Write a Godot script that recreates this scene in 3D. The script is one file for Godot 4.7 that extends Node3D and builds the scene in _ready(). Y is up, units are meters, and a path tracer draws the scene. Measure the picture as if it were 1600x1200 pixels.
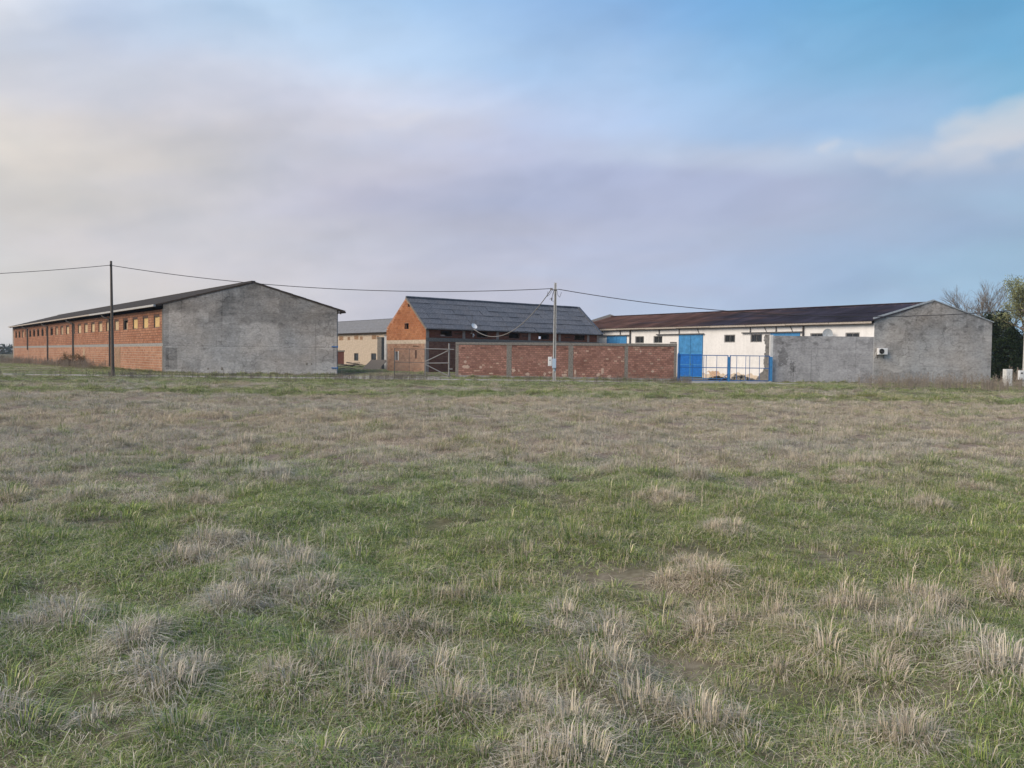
extends Node3D

# ---------------------------------------------------------------- layout (metres, y up, camera looks along -z)
const EYE := 1.7
var AWAY := Vector2(-0.6303, -0.7763)            # the direction in which the barns run back from the road
var L0 := Vector2(-30.4, -69.7)                  # long barn: gable corners and far corner
var L1 := Vector2(-15.15, -69.1)
var LF := Vector2(-85.5, -137.3)
var G0 := Vector2(28.6, -63.4)                   # white barn: gable corners
var G1 := Vector2(38.4, -64.2)
var W0 := Vector2(20.6, -63.3)                   # rendered yard wall
var Y0 := Vector2(-4.75, -66.9)                  # brick yard wall
var Y1 := Vector2(12.9, -62.8)
var M0 := Vector2(-7.71, -71.34)                 # brick outbuilding
var M1 := Vector2(9.02, -83.64)
var T0 := Vector2(-17.5, -118.0)                 # cream outbuilding

var rng := RandomNumberGenerator.new()
var nz := FastNoiseLite.new()
var hz := FastNoiseLite.new()
var used := {}
var M := {}

# ---------------------------------------------------------------- mesh collector
class MB:
	var v := PackedVector3Array()
	var n := PackedVector3Array()
	var c := PackedColorArray()
	var t := PackedVector2Array()
	var us := 1.0
	var vs := 1.0
	var xf := Transform3D.IDENTITY
	func tri(a: Vector3, b: Vector3, d: Vector3, col := Color.WHITE) -> void:
		# a, b, d run counter-clockwise seen from outside
		var nn := (xf.basis * (b - a).cross(d - a)).normalized()
		for p in [a, d, b]:
			v.append(xf * p); n.append(nn); c.append(col); t.append(Vector2(p.x * us, 1.0 - p.y * vs))
	func quad(a: Vector3, b: Vector3, d: Vector3, e: Vector3, col := Color.WHITE) -> void:
		var nn := (xf.basis * (b - a).cross(e - a)).normalized()
		if nn == Vector3.ZERO:
			nn = (xf.basis * (d - b).cross(e - b)).normalized()
		for p in [a, d, b, a, e, d]:
			v.append(xf * p); n.append(nn); c.append(col); t.append(Vector2(p.x * us, 1.0 - p.y * vs))
	func squad(a: Vector3, b: Vector3, d: Vector3, e: Vector3, na: Vector3, nb: Vector3, nd: Vector3, ne: Vector3, col := Color.WHITE) -> void:
		var ps := [a, d, b, a, e, d]
		var ns := [na, nd, nb, na, ne, nd]
		for i in 6:
			var p: Vector3 = ps[i]
			v.append(xf * p); n.append((xf.basis * ns[i]).normalized()); c.append(col); t.append(Vector2(p.x * us, 1.0 - p.y * vs))
	func box(lo: Vector3, hi: Vector3, col := Color.WHITE, back := true) -> void:
		var a := Vector3(lo.x, lo.y, hi.z); var b := Vector3(hi.x, lo.y, hi.z)
		var d := Vector3(hi.x, hi.y, hi.z); var e := Vector3(lo.x, hi.y, hi.z)
		var f := Vector3(lo.x, lo.y, lo.z); var g := Vector3(hi.x, lo.y, lo.z)
		var h := Vector3(hi.x, hi.y, lo.z); var i := Vector3(lo.x, hi.y, lo.z)
		quad(a, b, d, e, col); quad(b, g, h, d, col); quad(f, a, e, i, col); quad(e, d, h, i, col); quad(f, g, b, a, col)
		if back:
			quad(g, f, i, h, col)
	func cbox(lo: Vector3, hi: Vector3, r: float, col := Color.WHITE) -> void:
		# a box whose front edges are chamfered by r
		var a := [Vector3(lo.x + r, lo.y + r, hi.z), Vector3(hi.x - r, lo.y + r, hi.z), Vector3(hi.x - r, hi.y - r, hi.z), Vector3(lo.x + r, hi.y - r, hi.z)]
		var b := [Vector3(lo.x, lo.y, hi.z - r), Vector3(hi.x, lo.y, hi.z - r), Vector3(hi.x, hi.y, hi.z - r), Vector3(lo.x, hi.y, hi.z - r)]
		var k := [Vector3(lo.x, lo.y, lo.z), Vector3(hi.x, lo.y, lo.z), Vector3(hi.x, hi.y, lo.z), Vector3(lo.x, hi.y, lo.z)]
		quad(a[0], a[1], a[2], a[3], col); quad(k[1], k[0], k[3], k[2], col)
		for j in 4:
			var m := (j + 1) % 4
			quad(b[j], b[m], a[m], a[j], col); quad(k[j], k[m], b[m], b[j], col)
	func tube(p: Vector3, q: Vector3, r0: float, r1: float, sides := 6, col := Color.WHITE, caps := true) -> void:
		var ax := (q - p).normalized()
		var s := ax.cross(Vector3.RIGHT if absf(ax.x) < 0.8 else Vector3.UP).normalized()
		var w := ax.cross(s)
		for k in sides:
			var a := TAU * k / sides; var b := TAU * (k + 1) / sides
			var na := s * cos(a) + w * sin(a); var nb := s * cos(b) + w * sin(b)
			squad(p + na * r0, p + nb * r0, q + nb * r1, q + na * r1, na, nb, nb, na, col)
			if caps:
				tri(q, q + na * r1, q + nb * r1, col); tri(p, p + nb * r0, p + na * r0, col)
	func bar(p: Vector3, q: Vector3, w: float, d: float, col := Color.WHITE) -> void:
		# square section bar from p to q
		var ax := (q - p)
		var l := ax.length(); ax /= l
		var s := ax.cross(Vector3(0, 0, 1) if absf(ax.z) < 0.8 else Vector3.UP).normalized()
		var o := s.cross(ax)
		var keep := xf
		xf = xf * Transform3D(Basis(s, ax, o), p)
		box(Vector3(-w / 2, 0, -d / 2), Vector3(w / 2, l, d / 2), col)
		xf = keep
	func path(ps: Array, r: float, sides := 5, col := Color.WHITE) -> void:
		for i in ps.size() - 1:
			tube(ps[i], ps[i + 1], r, r, sides, col, false)
	func corr(o: Vector3, ux: Vector3, uy: Vector3, w: float, l: float, pitch: float, amp: float, col := Color.WHITE, lip := 0.012) -> void:
		# corrugated sheet: ux across, uy up the slope
		var up := ux.cross(uy).normalized()
		var cnt := int(round(w / pitch * 4.0))
		var pts := []
		var nrm := []
		for k in cnt + 1:
			var x := w * k / cnt
			var a := TAU * x / pitch
			pts.append(o + ux * x + up * sin(a) * amp)
			nrm.append((up - ux * cos(a) * amp * TAU / pitch).normalized())
		for k in cnt:
			squad(pts[k], pts[k + 1], pts[k + 1] + uy * l, pts[k] + uy * l, nrm[k], nrm[k + 1], nrm[k + 1], nrm[k], col)
			quad(pts[k] - up * lip, pts[k + 1] - up * lip, pts[k + 1], pts[k], col)
	func mesh() -> ArrayMesh:
		var a := []
		a.resize(Mesh.ARRAY_MAX)
		a[Mesh.ARRAY_VERTEX] = v; a[Mesh.ARRAY_NORMAL] = n; a[Mesh.ARRAY_COLOR] = c; a[Mesh.ARRAY_TEX_UV] = t
		var m := ArrayMesh.new()
		m.add_surface_from_arrays(Mesh.PRIMITIVE_TRIANGLES, a)
		return m

# ---------------------------------------------------------------- naming
func numbered(called: String) -> String:
	var k: int = used.get(called, 0)
	used[called] = k + 1
	return called if k == 0 else "%s_%03d" % [called, k]

func tag(o: Node, label: String, category: String, group := "") -> Node:
	o.set_meta("label", label); o.set_meta("category", category)
	if group != "":
		o.set_meta("group", group)
	return o

func thing(called: String, at: Vector3, label: String, category: String, group := "", turn := 0.0) -> Node3D:
	var o := Node3D.new()
	o.name = numbered(called)
	add_child(o)
	o.position = at; o.rotation.y = turn
	tag(o, label, category, group)
	return o

func obj(called: String, b: MB, m: Material, parent: Node) -> MeshInstance3D:
	return obj_mesh(called, b.mesh(), m, parent)

func obj_mesh(called: String, b: Mesh, m: Material, parent: Node) -> MeshInstance3D:
	var o := MeshInstance3D.new()
	o.name = numbered(called) if parent == self else called
	o.mesh = b
	o.material_override = m
	parent.add_child(o, true)
	return o

func stuff(o: Node) -> Node:
	o.set_meta("kind", "stuff")
	return o

func v3(p: Vector2, y := 0.0) -> Vector3:
	return Vector3(p.x, y, p.y)

# turn that lays local +x along p -> q; local +z then faces the viewer who sees p on the left
func turn_of(p: Vector2, q: Vector2) -> float:
	return atan2(-(q.y - p.y), q.x - p.x)

# ---------------------------------------------------------------- materials
func lin(r: float, g: float, b: float) -> Color:
	return Color(r, g, b).linear_to_srgb()

func mat(col: Color, rough := 0.9, tex: Texture2D = null, scale := 0.0) -> StandardMaterial3D:
	var m := StandardMaterial3D.new()
	m.albedo_color = col; m.roughness = rough
	m.metallic_specular = 0.3
	if tex:
		m.albedo_texture = tex
		if scale > 0.0:
			m.uv1_triplanar = true
			m.uv1_scale = Vector3.ONE * scale
	return m

func vmat(rough := 0.9, tex: Texture2D = null, scale := 0.0) -> StandardMaterial3D:
	var m := mat(Color.WHITE, rough, tex, scale)
	m.vertex_color_use_as_albedo = true
	return m

func fb(x: float, y: float, k := 0.0) -> float:
	return nz.get_noise_3d(x, y, k)

# seamless mottling, value lo..1 (sRGB factor)
func mottle(sz: int, freq: float, lo: float, seed_: int, tint := Color.WHITE) -> ImageTexture:
	var f := FastNoiseLite.new()
	f.seed = seed_; f.frequency = freq; f.fractal_octaves = 5; f.fractal_gain = 0.62
	var src := f.get_seamless_image(sz, sz)
	var im := Image.create(sz, sz, true, Image.FORMAT_RGB8)
	for y in sz:
		for x in sz:
			var k := lerpf(lo, 1.0, src.get_pixel(x, y).r)
			im.set_pixel(x, y, Color(k, k, k) * Color.WHITE.lerp(tint, 1.0 - k))
	im.generate_mipmaps()
	return ImageTexture.create_from_image(im)

# weathered cement render, painted over w x h metres; how(x, y) gives an extra tone
func render_tex(w: float, h: float, px: int, base: Color, how: Callable) -> ImageTexture:
	var pw := px
	var ph := int(px * h / w)
	var im := Image.create(pw, ph, true, Image.FORMAT_RGB8)
	for j in ph:
		for i in pw:
			var x := w * i / pw
			var y := h * (1.0 - float(j) / ph)
			var k: Vector3 = how.call(x, y)
			im.set_pixel(i, j, Color(base.r * k.x, base.g * k.y, base.b * k.z))
	im.generate_mipmaps()
	return ImageTexture.create_from_image(im)

func hash2(a: int, b: int) -> float:
	return fposmod(sin(a * 127.1 + b * 311.7 + 3.3) * 43758.5453, 1.0)

func trowel(x: float, y: float, k: float) -> float:
	# patches of render laid at different times, soft vertical runs, pitting
	var wx := x + fb(x * 0.9, y * 0.9, k) * 0.7
	var wy := y + fb(x * 0.8, y * 0.8, k + 9.0) * 0.6
	var cell := hash2(int(floor(wx / 1.7)), int(floor(wy / 1.1)) + int(k))
	var v := 1.0 + (cell - 0.5) * 0.13
	v += fb(x * 0.4, y * 0.5, k + 20.0) * 0.1
	v += fb(x * 1.5, y * 2.6, k + 30.0) * 0.14
	v += fb(x * 3.0, y * 0.3, k + 40.0) * 0.06
	v += fb(x * 5.0, y * 8.0, k + 50.0) * 0.2
	var lift := fposmod(y + fb(x * 0.5, y * 0.3, k + 61.0) * 0.25, 1.32)
	if lift < 0.05 and fb(x * 0.7, floor(y), k + 62.0) > -0.1:
		v -= 0.07
	var crack := absf(fb(x * 0.35 + fb(x * 2.0, y * 2.0, k) * 0.1, y * 0.3, k + 63.0))
	if crack < 0.006:
		v -= 0.12
	var drip := fb(x * 4.5, y * 0.12, k + 64.0)
	if drip > 0.3:
		v -= 0.1 * clampf((drip - 0.3) * 8.0, 0.0, 1.0)
	var pit := fb(x * 2.2, y * 3.8, k + 60.0)
	if pit > 0.34:
		v -= 0.13 * clampf((pit - 0.34) * 14.0, 0.0, 1.0)
	elif pit < -0.36:
		v += 0.1 * clampf((-0.36 - pit) * 14.0, 0.0, 1.0)
	return v

func gable_tone(x: float, y: float) -> Vector3:
	var v := trowel(x, y, 1.0)
	# the upper part is an older, darker coat with an uneven lower edge
	var edge := 4.25 + fb(x * 0.5, 2.0, 3.0) * 0.5 + (0.9 if x < 4.0 else 0.0) + fb(x * 2.0, y * 2.0, 4.0) * 0.35
	v -= 0.16 * clampf((y - edge) * 3.0, 0.0, 1.0)
	v -= 0.12 * clampf((fb(x * 0.45, y * 0.9, 70.0) - 0.05) * 5.0, 0.0, 1.0) * clampf((y - 3.6) * 1.2, 0.0, 1.0)
	# smoother strip and patch at the left corner
	if x < 0.5 + fb(y * 1.5, 0.0, 5.0) * 0.12:
		v -= 0.09
	if x > 0.2 and x < 1.25 and y > 0.3 and y < 2.2:
		v -= 0.16
	# joint above the lower storey
	var jy := 2.38 + fb(x * 0.8, 0.0, 8.0) * 0.12
	if absf(y - jy) < 0.035 and fb(x * 0.9, 1.0, 9.0) > -0.15:
		v -= 0.12
	if y < jy and y > jy - 0.12:
		v += 0.05
	if y < 0.35 + fb(x * 1.2, 0.0, 12.0) * 0.3:
		v += 0.07
	var warm := fb(x * 0.25, y * 0.3, 80.0) * 0.05
	return Vector3(v + warm, v, v - warm)

func right_tone(x: float, y: float) -> Vector3:
	var v := trowel(x + 40.0, y, 2.0)
	var edge := 3.9 + fb(x * 0.6, 5.0, 3.0) * 0.6
	v -= 0.09 * clampf((y - edge) * 2.0, 0.0, 1.0)
	v -= 0.13 * clampf((fb(x * 1.4, y * 2.2, 71.0) - 0.12) * 7.0, 0.0, 1.0) * clampf((y - 3.0) * 0.9, 0.0, 1.0)
	v += 0.1 * clampf((fb(x * 1.8, y * 1.8, 76.0) - 0.2) * 7.0, 0.0, 1.0) * clampf((y - 4.0) * 1.2, 0.0, 1.0)
	var warm := 0.004 + fb(x * 0.3, y * 0.3, 81.0) * 0.05
	return Vector3(v + warm, v, v - warm)

func yard_tone(x: float, y: float) -> Vector3:
	var v := trowel(x + 90.0, y, 3.0)
	v -= 0.14 * clampf((fb(x * 0.7, y * 1.4, 72.0) - 0.02) * 6.0, 0.0, 1.0) * clampf((y - 2.5) * 2.0, 0.0, 1.0)
	# fallen render near the gate
	var d1 := Vector2((x - 0.75) / 0.35, (y - 2.0) / 0.75).length() + fb(x * 3.0, y * 3.0, 15.0) * 1.3
	if d1 < 1.0:
		v -= 0.2
	var d2 := Vector2((x - 1.55) / 0.3, (y - 1.15) / 0.5).length() + fb(x * 4.0, y * 4.0, 16.0) * 1.5
	if d2 < 0.8:
		v -= 0.2
	if absf(x - 1.65 + fb(y * 2.0, 0.0, 17.0) * 0.12) < 0.03 and y < 1.2:
		v -= 0.18
	if absf(x - 3.05 + fb(y * 1.2, 3.0, 17.0) * 0.08) < 0.02 and y < 2.6:
		v -= 0.14
	return Vector3(v, v, v * 1.01)

func white_tone(x: float, y: float) -> Vector3:
	# x runs from the far end to the gable end of the white barn
	var v := 1.0 + fb(x * 0.5, y * 0.6, 5.0) * 0.06 + fb(x * 5.0, y * 5.0, 6.0) * 0.05 + fb(x * 3.0, y * 0.3, 7.0) * 0.06
	var s := 35.5 - x
	var k := Vector3(v, v, v)
	var damp := 0.45 + fb(x * 0.9, 0.0, 11.0) * 0.55
	if y < damp:
		k *= Vector3(0.9, 0.84, 0.76) + Vector3.ONE * fb(x * 4.0, y * 4.0, 12.0) * 0.2
	# plaster gone, brick showing
	var d := Vector2((s - 15.2) / 1.2, (y - 0.35) / 0.5).length() + fb(x * 2.5, y * 2.5, 13.0) * 1.2
	if d < 0.5:
		k = Vector3(0.84, 0.72, 0.62) * (1.0 + fb(x * 6.0, y * 9.0, 14.0) * 0.4)
	# bare grey strip with a ragged edge beside the yard wall
	var e := 9.9 + fb(y * 0.9, 1.0, 15.0) * 0.5 + fb(y * 3.0, 1.0, 16.0) * 0.4 + clampf(1.0 - y, 0.0, 1.0) * 0.8
	if s < e and s > 9.0 and y < 4.0:
		k = Vector3(0.5, 0.5, 0.5) * (1.0 + fb(x * 4.0, y * 4.0, 18.0) * 0.4)
	return k

func rust_tone(x: float, y: float) -> Vector3:
	# x along the roof, y up the slope
	var sheet := hash2(int(floor(x / 0.88)), int(floor(y / 2.7)))
	var v := 1.0 + (sheet - 0.5) * 0.25 + fb(x * 0.3, y * 0.5, 21.0) * 0.5 + fb(x * 5.0, y * 0.5, 22.0) * 0.35
	var old := clampf((fb(x * 0.12, y * 0.35, 23.0) + (x - 17.0) * 0.025) * 2.5 + 0.3, 0.0, 1.0)
	var k := Vector3(v, v * 0.98, v * 0.95).lerp(Vector3(v * 0.6, v * 0.74, v * 0.95), old)
	var pale := fb(x * 1.5, y * 3.0, 24.0) + clampf((y - 4.7) * 1.2, 0.0, 0.35)
	if pale > 0.42:
		k += Vector3(0.45, 0.38, 0.36) * clampf((pale - 0.42) * 6.0, 0.0, 1.0)
	return k

func materials() -> void:
	hz.seed = 23; hz.frequency = 1.0; hz.noise_type = FastNoiseLite.TYPE_PERLIN; hz.fractal_type = FastNoiseLite.FRACTAL_NONE
	nz.seed = 11; nz.frequency = 1.0; nz.noise_type = FastNoiseLite.TYPE_PERLIN
	nz.fractal_octaves = 3; nz.fractal_gain = 0.55
	var g1 := mottle(512, 0.012, 0.8, 3)
	var g2 := mottle(512, 0.03, 0.68, 8, Color(1.0, 0.9, 0.8))
	var g3 := mottle(512, 0.02, 0.6, 19)
	M.grain = g1
	M.brick = vmat(0.95, g2, 0.9)
	M.mortar_pale = mat(lin(0.52, 0.44, 0.38), 0.95, g1, 0.5)
	M.mortar_dark = mat(lin(0.15, 0.095, 0.08), 0.95, g1, 0.5)
	M.mortar_orange = mat(lin(0.46, 0.25, 0.17), 0.95, g1, 0.5)
	M.mortar_red = mat(lin(0.2, 0.125, 0.105), 0.95, g1, 0.5)
	M.mortar_grey = mat(lin(0.33, 0.29, 0.27), 0.95, g1, 0.5)
	M.concrete = mat(lin(0.33, 0.325, 0.32), 0.95, g1, 0.45)
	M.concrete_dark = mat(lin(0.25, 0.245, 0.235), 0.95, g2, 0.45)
	M.concrete_pole = mat(lin(0.62, 0.61, 0.59), 0.9, g1, 0.6)
	M.cream = mat(lin(0.56, 0.47, 0.375), 0.95, g1, 0.4)
	M.white_paint = mat(lin(0.74, 0.74, 0.73), 0.7, g1, 0.4)
	M.plastic = mat(lin(0.68, 0.69, 0.7), 0.45)
	M.plastic_blue = mat(lin(0.42, 0.53, 0.66), 0.5)
	M.black = mat(lin(0.02, 0.02, 0.022), 0.5)
	M.blue = mat(lin(0.07, 0.28, 0.58), 0.55, mottle(256, 0.02, 0.8, 31), 0.35)
	M.blue_deep = mat(lin(0.02, 0.16, 0.55), 0.5, g1, 0.5)
	M.blue_dark = mat(lin(0.03, 0.12, 0.32), 0.5)
	M.fibre = [mat(lin(0.168, 0.188, 0.232), 0.95, g3, 0.35), mat(lin(0.182, 0.2, 0.242), 0.95, g3, 0.4), mat(lin(0.155, 0.174, 0.215), 0.95, g3, 0.3), mat(lin(0.172, 0.186, 0.222), 0.95, g3, 0.33)]
	M.fibre_dark = mat(lin(0.09, 0.085, 0.085), 0.95, g2, 0.35)
	M.fibre_light = mat(lin(0.3, 0.31, 0.33), 0.95, g2, 0.2)
	M.wood_dark = mat(lin(0.11, 0.095, 0.08), 0.95, g2, 0.7)
	M.wood_pole = mat(lin(0.17, 0.15, 0.135), 0.95, g2, 0.7)
	M.wood_grey = mat(lin(0.28, 0.25, 0.22), 0.95, g2, 0.7)
	M.rafter = mat(lin(0.06, 0.05, 0.045), 0.95, g2, 0.7)
	M.board = [mat(lin(0.7, 0.5, 0.24), 0.85, g1, 0.7), mat(lin(0.62, 0.47, 0.3), 0.85, g1, 0.6), mat(lin(0.55, 0.42, 0.3), 0.9, g2, 0.5)]
	M.gutter = mat(lin(0.5, 0.5, 0.5), 0.6, g1, 0.5)
	M.pipe_dark = mat(lin(0.07, 0.065, 0.065), 0.7)
	M.fascia = mat(lin(0.58, 0.54, 0.5), 0.85, g2, 0.5)
	M.door_brown = mat(lin(0.12, 0.05, 0.04), 0.8, g2, 0.6)
	M.steel = mat(lin(0.36, 0.36, 0.36), 0.55, g2, 0.8)
	M.frame_dark = mat(lin(0.09, 0.09, 0.09), 0.7)
	M.glass = mat(lin(0.03, 0.035, 0.04), 0.08)
	M.glass.metallic_specular = 0.5
	M.trim = mat(lin(0.42, 0.47, 0.52), 0.5, g1, 0.5)
	M.cable = mat(lin(0.045, 0.045, 0.05), 0.7)
	M.plaster_splash = mat(lin(0.5, 0.38, 0.32), 0.95, g1, 0.8)
	M.road = vmat(0.95, g2, 0.22)
	M.leaf = vmat(0.8)
	M.leaf.backlight_enabled = true
	M.leaf.backlight = Color(0.5, 0.5, 0.5)
	M.leaf.metallic_specular = 0.2
	M.bark = mat(lin(0.17, 0.145, 0.12), 0.95, g2, 0.8)
	M.bark_pale = mat(lin(0.3, 0.27, 0.24), 0.95, g2, 0.8)
	M.soil = vmat(1.0, g2, 0.6)
	M.soil.metallic_specular = 0.1
	M.left_gable = mat(lin(0.4, 0.398, 0.4), 0.95, render_tex(15.26, 8.1, 1024, Color.WHITE * 0.86, gable_tone))
	M.right_gable = mat(lin(0.5, 0.495, 0.49), 0.95, render_tex(9.83, 6.7, 512, Color.WHITE * 0.86, right_tone))
	M.right_yard = mat(lin(0.47, 0.47, 0.475), 0.95, render_tex(8.0, 3.7, 512, Color.WHITE * 0.86, yard_tone))
	M.white_wall = mat(lin(0.8, 0.795, 0.79), 0.9, render_tex(35.5, 4.9, 1024, Color.WHITE * 0.95, white_tone))
	M.rust = mat(lin(0.125, 0.07, 0.062), 0.85, render_tex(36.2, 5.6, 1024, Color.WHITE * 0.8, rust_tone))

# ---------------------------------------------------------------- wall builders (local x along, y up, outer face at z = 0, body behind it)
func flat_top(_x: float, h: float) -> float:
	return h

func cuts(xs: Array, a: float, b: float) -> Array:
	var out := [a, b]
	for x in xs:
		if x > a + 0.001 and x < b - 0.001:
			out.append(x)
	out.sort()
	return out

# solid wall with rectangular openings [x0, y0, x1, y1]; top(x) is the upper edge
func wall(b: MB, w: float, top: Callable, t: float, holes: Array, breaks: Array, y0 := -0.3, zf := 0.0) -> void:
	var xs: Array = breaks.duplicate()
	for h in holes:
		xs.append(h[0]); xs.append(h[2])
	var at := cuts(xs, 0.0, w)
	for i in at.size() - 1:
		var a: float = at[i]
		var e: float = at[i + 1]
		if e - a < 0.002:
			continue
		var mid := (a + e) / 2
		var spans := []
		var from := y0
		var inside := holes.filter(func(h): return h[0] < mid and h[2] > mid)
		inside.sort_custom(func(p, q): return p[1] < q[1])
		for h in inside:
			spans.append([from, h[1], from, h[1]]); from = h[3]
		for sp in spans:
			b.box(Vector3(a, sp[0], zf - t), Vector3(e, sp[1], zf))
		var ta: float = top.call(a)
		var te: float = top.call(e)
		var p := [Vector3(a, from, zf), Vector3(e, from, zf), Vector3(e, te, zf), Vector3(a, ta, zf)]
		var q := []
		for k in p:
			q.append(k - Vector3(0, 0, t))
		b.quad(p[0], p[1], p[2], p[3]); b.quad(q[1], q[0], q[3], q[2])
		b.quad(p[3], p[2], q[2], q[3]); b.quad(q[0], q[1], p[1], p[0])
		b.quad(q[0], p[0], p[3], q[3]); b.quad(p[1], q[1], q[2], p[2])

# courses of clay blocks standing proud of the mortar
func courses(b: MB, w: float, y0: float, y1: float, top: Callable, bl: float, bh: float, joint: float, proud: float, holes: Array, tone: Callable, x_from := 0.0) -> void:
	var row := 0
	var y := y0
	while y < y1 - 0.05:
		var ye := minf(y + bh - joint, y1)
		var blocked := []
		for h in holes:
			if h[1] < ye - 0.02 and h[3] > y + 0.02:
				blocked.append([h[0], h[2]])
		blocked.sort_custom(func(p, q): return p[0] < q[0])
		var free := []
		var f := x_from
		for k in blocked:
			if k[0] > f:
				free.append([f, k[0]])
			f = maxf(f, k[1])
		if f < w:
			free.append([f, w])
		for fr in free:
			var x: float = floor(fr[0] / bl) * bl - (bl / 2 if row % 2 == 1 else 0.0)
			while x < fr[1]:
				var a := maxf(x, fr[0])
				var e := minf(x + bl - joint, fr[1])
				if e - a > 0.05 and minf(top.call(a), top.call(e)) > ye:
					var dz := proud + rng.randf_range(-0.004, 0.006)
					var jy := rng.randf_range(-0.006, 0.006)
					b.box(Vector3(a, y + jy, -0.01), Vector3(e, ye + jy, dz), tone.call(a, y), false)
				x += bl
		y += bh
		row += 1

func corr_roof(b: MB, o: Vector3, ux: Vector3, uy: Vector3, w: float, l: float, rows: int, pitch: float, amp: float) -> void:
	var up := ux.cross(uy).normalized()
	var step := l / rows
	for r in rows:
		b.corr(o + uy * (step * r) + up * 0.02, ux, (uy * (step + 0.1) - up * 0.02) / (step + 0.1), w, step + 0.1, pitch, amp)

# ---------------------------------------------------------------- terrain
func sst(a: float, b: float, x: float) -> float:
	return smoothstep(a, b, x)

func height(x: float, z: float) -> float:
	var h := 0.0
	var near := sst(-58.0, -50.0, z)
	if near > 0.0:
		h += near * (hz.get_noise_3d(x * 0.6, z * 0.6, 5.0) * 0.13 + hz.get_noise_3d(x * 0.11, z * 0.11, 6.0) * 0.12 + hz.get_noise_3d(x * 1.35, z * 1.35, 7.0) * 0.07)
		# low bank between the field and the verge
		h += 0.16 * exp(-pow((z + 34.2 + hz.get_noise_3d(x * 0.1, 0.0, 8.0) * 1.2) / 1.1, 2.0)) - 0.14 * exp(-pow((z + 38.5) / 2.4, 2.0))
	h += 0.07 * exp(-pow((z + 53.5 + hz.get_noise_3d(x * 0.12, 0.0, 9.0) * 1.0) / 1.5, 2.0)) * (0.45 + 0.8 * sst(-4.0, 12.0, x))
	# the yard between the barns lies a little higher
	var q := (x - L1.x) * 0.7763 - (z - L1.y) * 0.6303
	h += 0.3 * sst(0.5, 4.0, q) * sst(-66.5, -71.5, z) * sst(8.0, 1.0, x)
	return h

func front(x: float) -> float:
	# z of the building line along the road
	var ps := [Vector2(-200, -260), LF, L0, L1, Y0, Y1, W0, G0, G1, Vector2(38.5, -300), Vector2(400, -300)]
	for i in ps.size() - 1:
		if x >= ps[i].x and x <= ps[i + 1].x:
			return lerpf(ps[i].y, ps[i + 1].y, (x - ps[i].x) / maxf(0.001, ps[i + 1].x - ps[i].x))
	return -300.0

func in_yard(x: float, z: float) -> bool:
	var q := (x - L1.x) * 0.7763 - (z - L1.y) * 0.6303
	if q < 0.4 or q > 26.0 or z > -66.6 or z < -112.0:
		return false
	# outside the brick outbuilding
	var s := (Vector2(x, z) - M0).dot((M1 - M0).normalized())
	var d := (Vector2(x, z) - M0).dot(AWAY)
	return x < -4.6 and (s < -0.15 or d > 7.2 or d < -0.15)

# ground cover: x green, y dry; z is the share of tall stalks
func cover(x: float, z: float) -> Vector3:
	var d := -z
	var n1 := fb(x * 0.16, z * 0.16, 31.0) * 1.4
	var n2 := fb(x * 0.8, z * 0.8, 32.0) * 1.4
	var dry := 0.0
	if d < 32.5:
		dry = 0.36 + 0.66 * sst(8.0, 17.0, d) + n1 * 0.36 + n2 * 0.36 + fb(x * 1.7, z * 1.7, 33.0) * 0.5
		dry += 0.12 * sst(2.0, -8.0, x) * sst(5.0, 11.0, d)
		dry -= 0.14 * sst(0.0, 5.0, x) * sst(15.0, 10.0, d)
		return Vector3(clampf(1.15 - dry, 0.05, 1.0), clampf(dry, 0.1, 1.0), clampf(dry - 0.25 + n2 * 0.5, 0.02, 1.0))
	if d < 36.0:
		dry = 0.25 + n1 * 0.5 + n2 * 0.4
		return Vector3(clampf(1.0 - dry, 0.1, 1.0), clampf(dry, 0.1, 1.0), 0.06)
	if d < 45.0:
		dry = 0.62 + n1 * 0.5
		return Vector3(clampf(1.0 - dry, 0.1, 1.0), clampf(dry, 0.1, 1.0), clampf(dry * 0.5, 0.0, 1.0))
	dry = 0.35 + n1 * 0.6 + n2 * 0.3
	return Vector3(clampf(1.0 - dry, 0.15, 1.0), clampf(dry, 0.1, 1.0), 0.15)

func on_road(x: float, z: float) -> bool:
	var c := -59.6 + fb(x * 0.05, 1.0, 40.0) * 0.8
	var e := 1.7 + fb(x * 0.4, z * 0.4, 41.0) * 0.5
	if x > 21.5 + fb(z * 0.4, 1.0, 42.0):
		return false
	if absf(z - c) < e:
		return true
	# entrances to the two gates
	if z < c and z > front(x) - 14.0:
		if x > 13.2 and x < 20.3:
			return true
		if x > -14.2 and x < -5.2 and z > -67.5:
			return fb(x * 0.5, z * 0.5, 43.0) > -0.12
	return false

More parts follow.
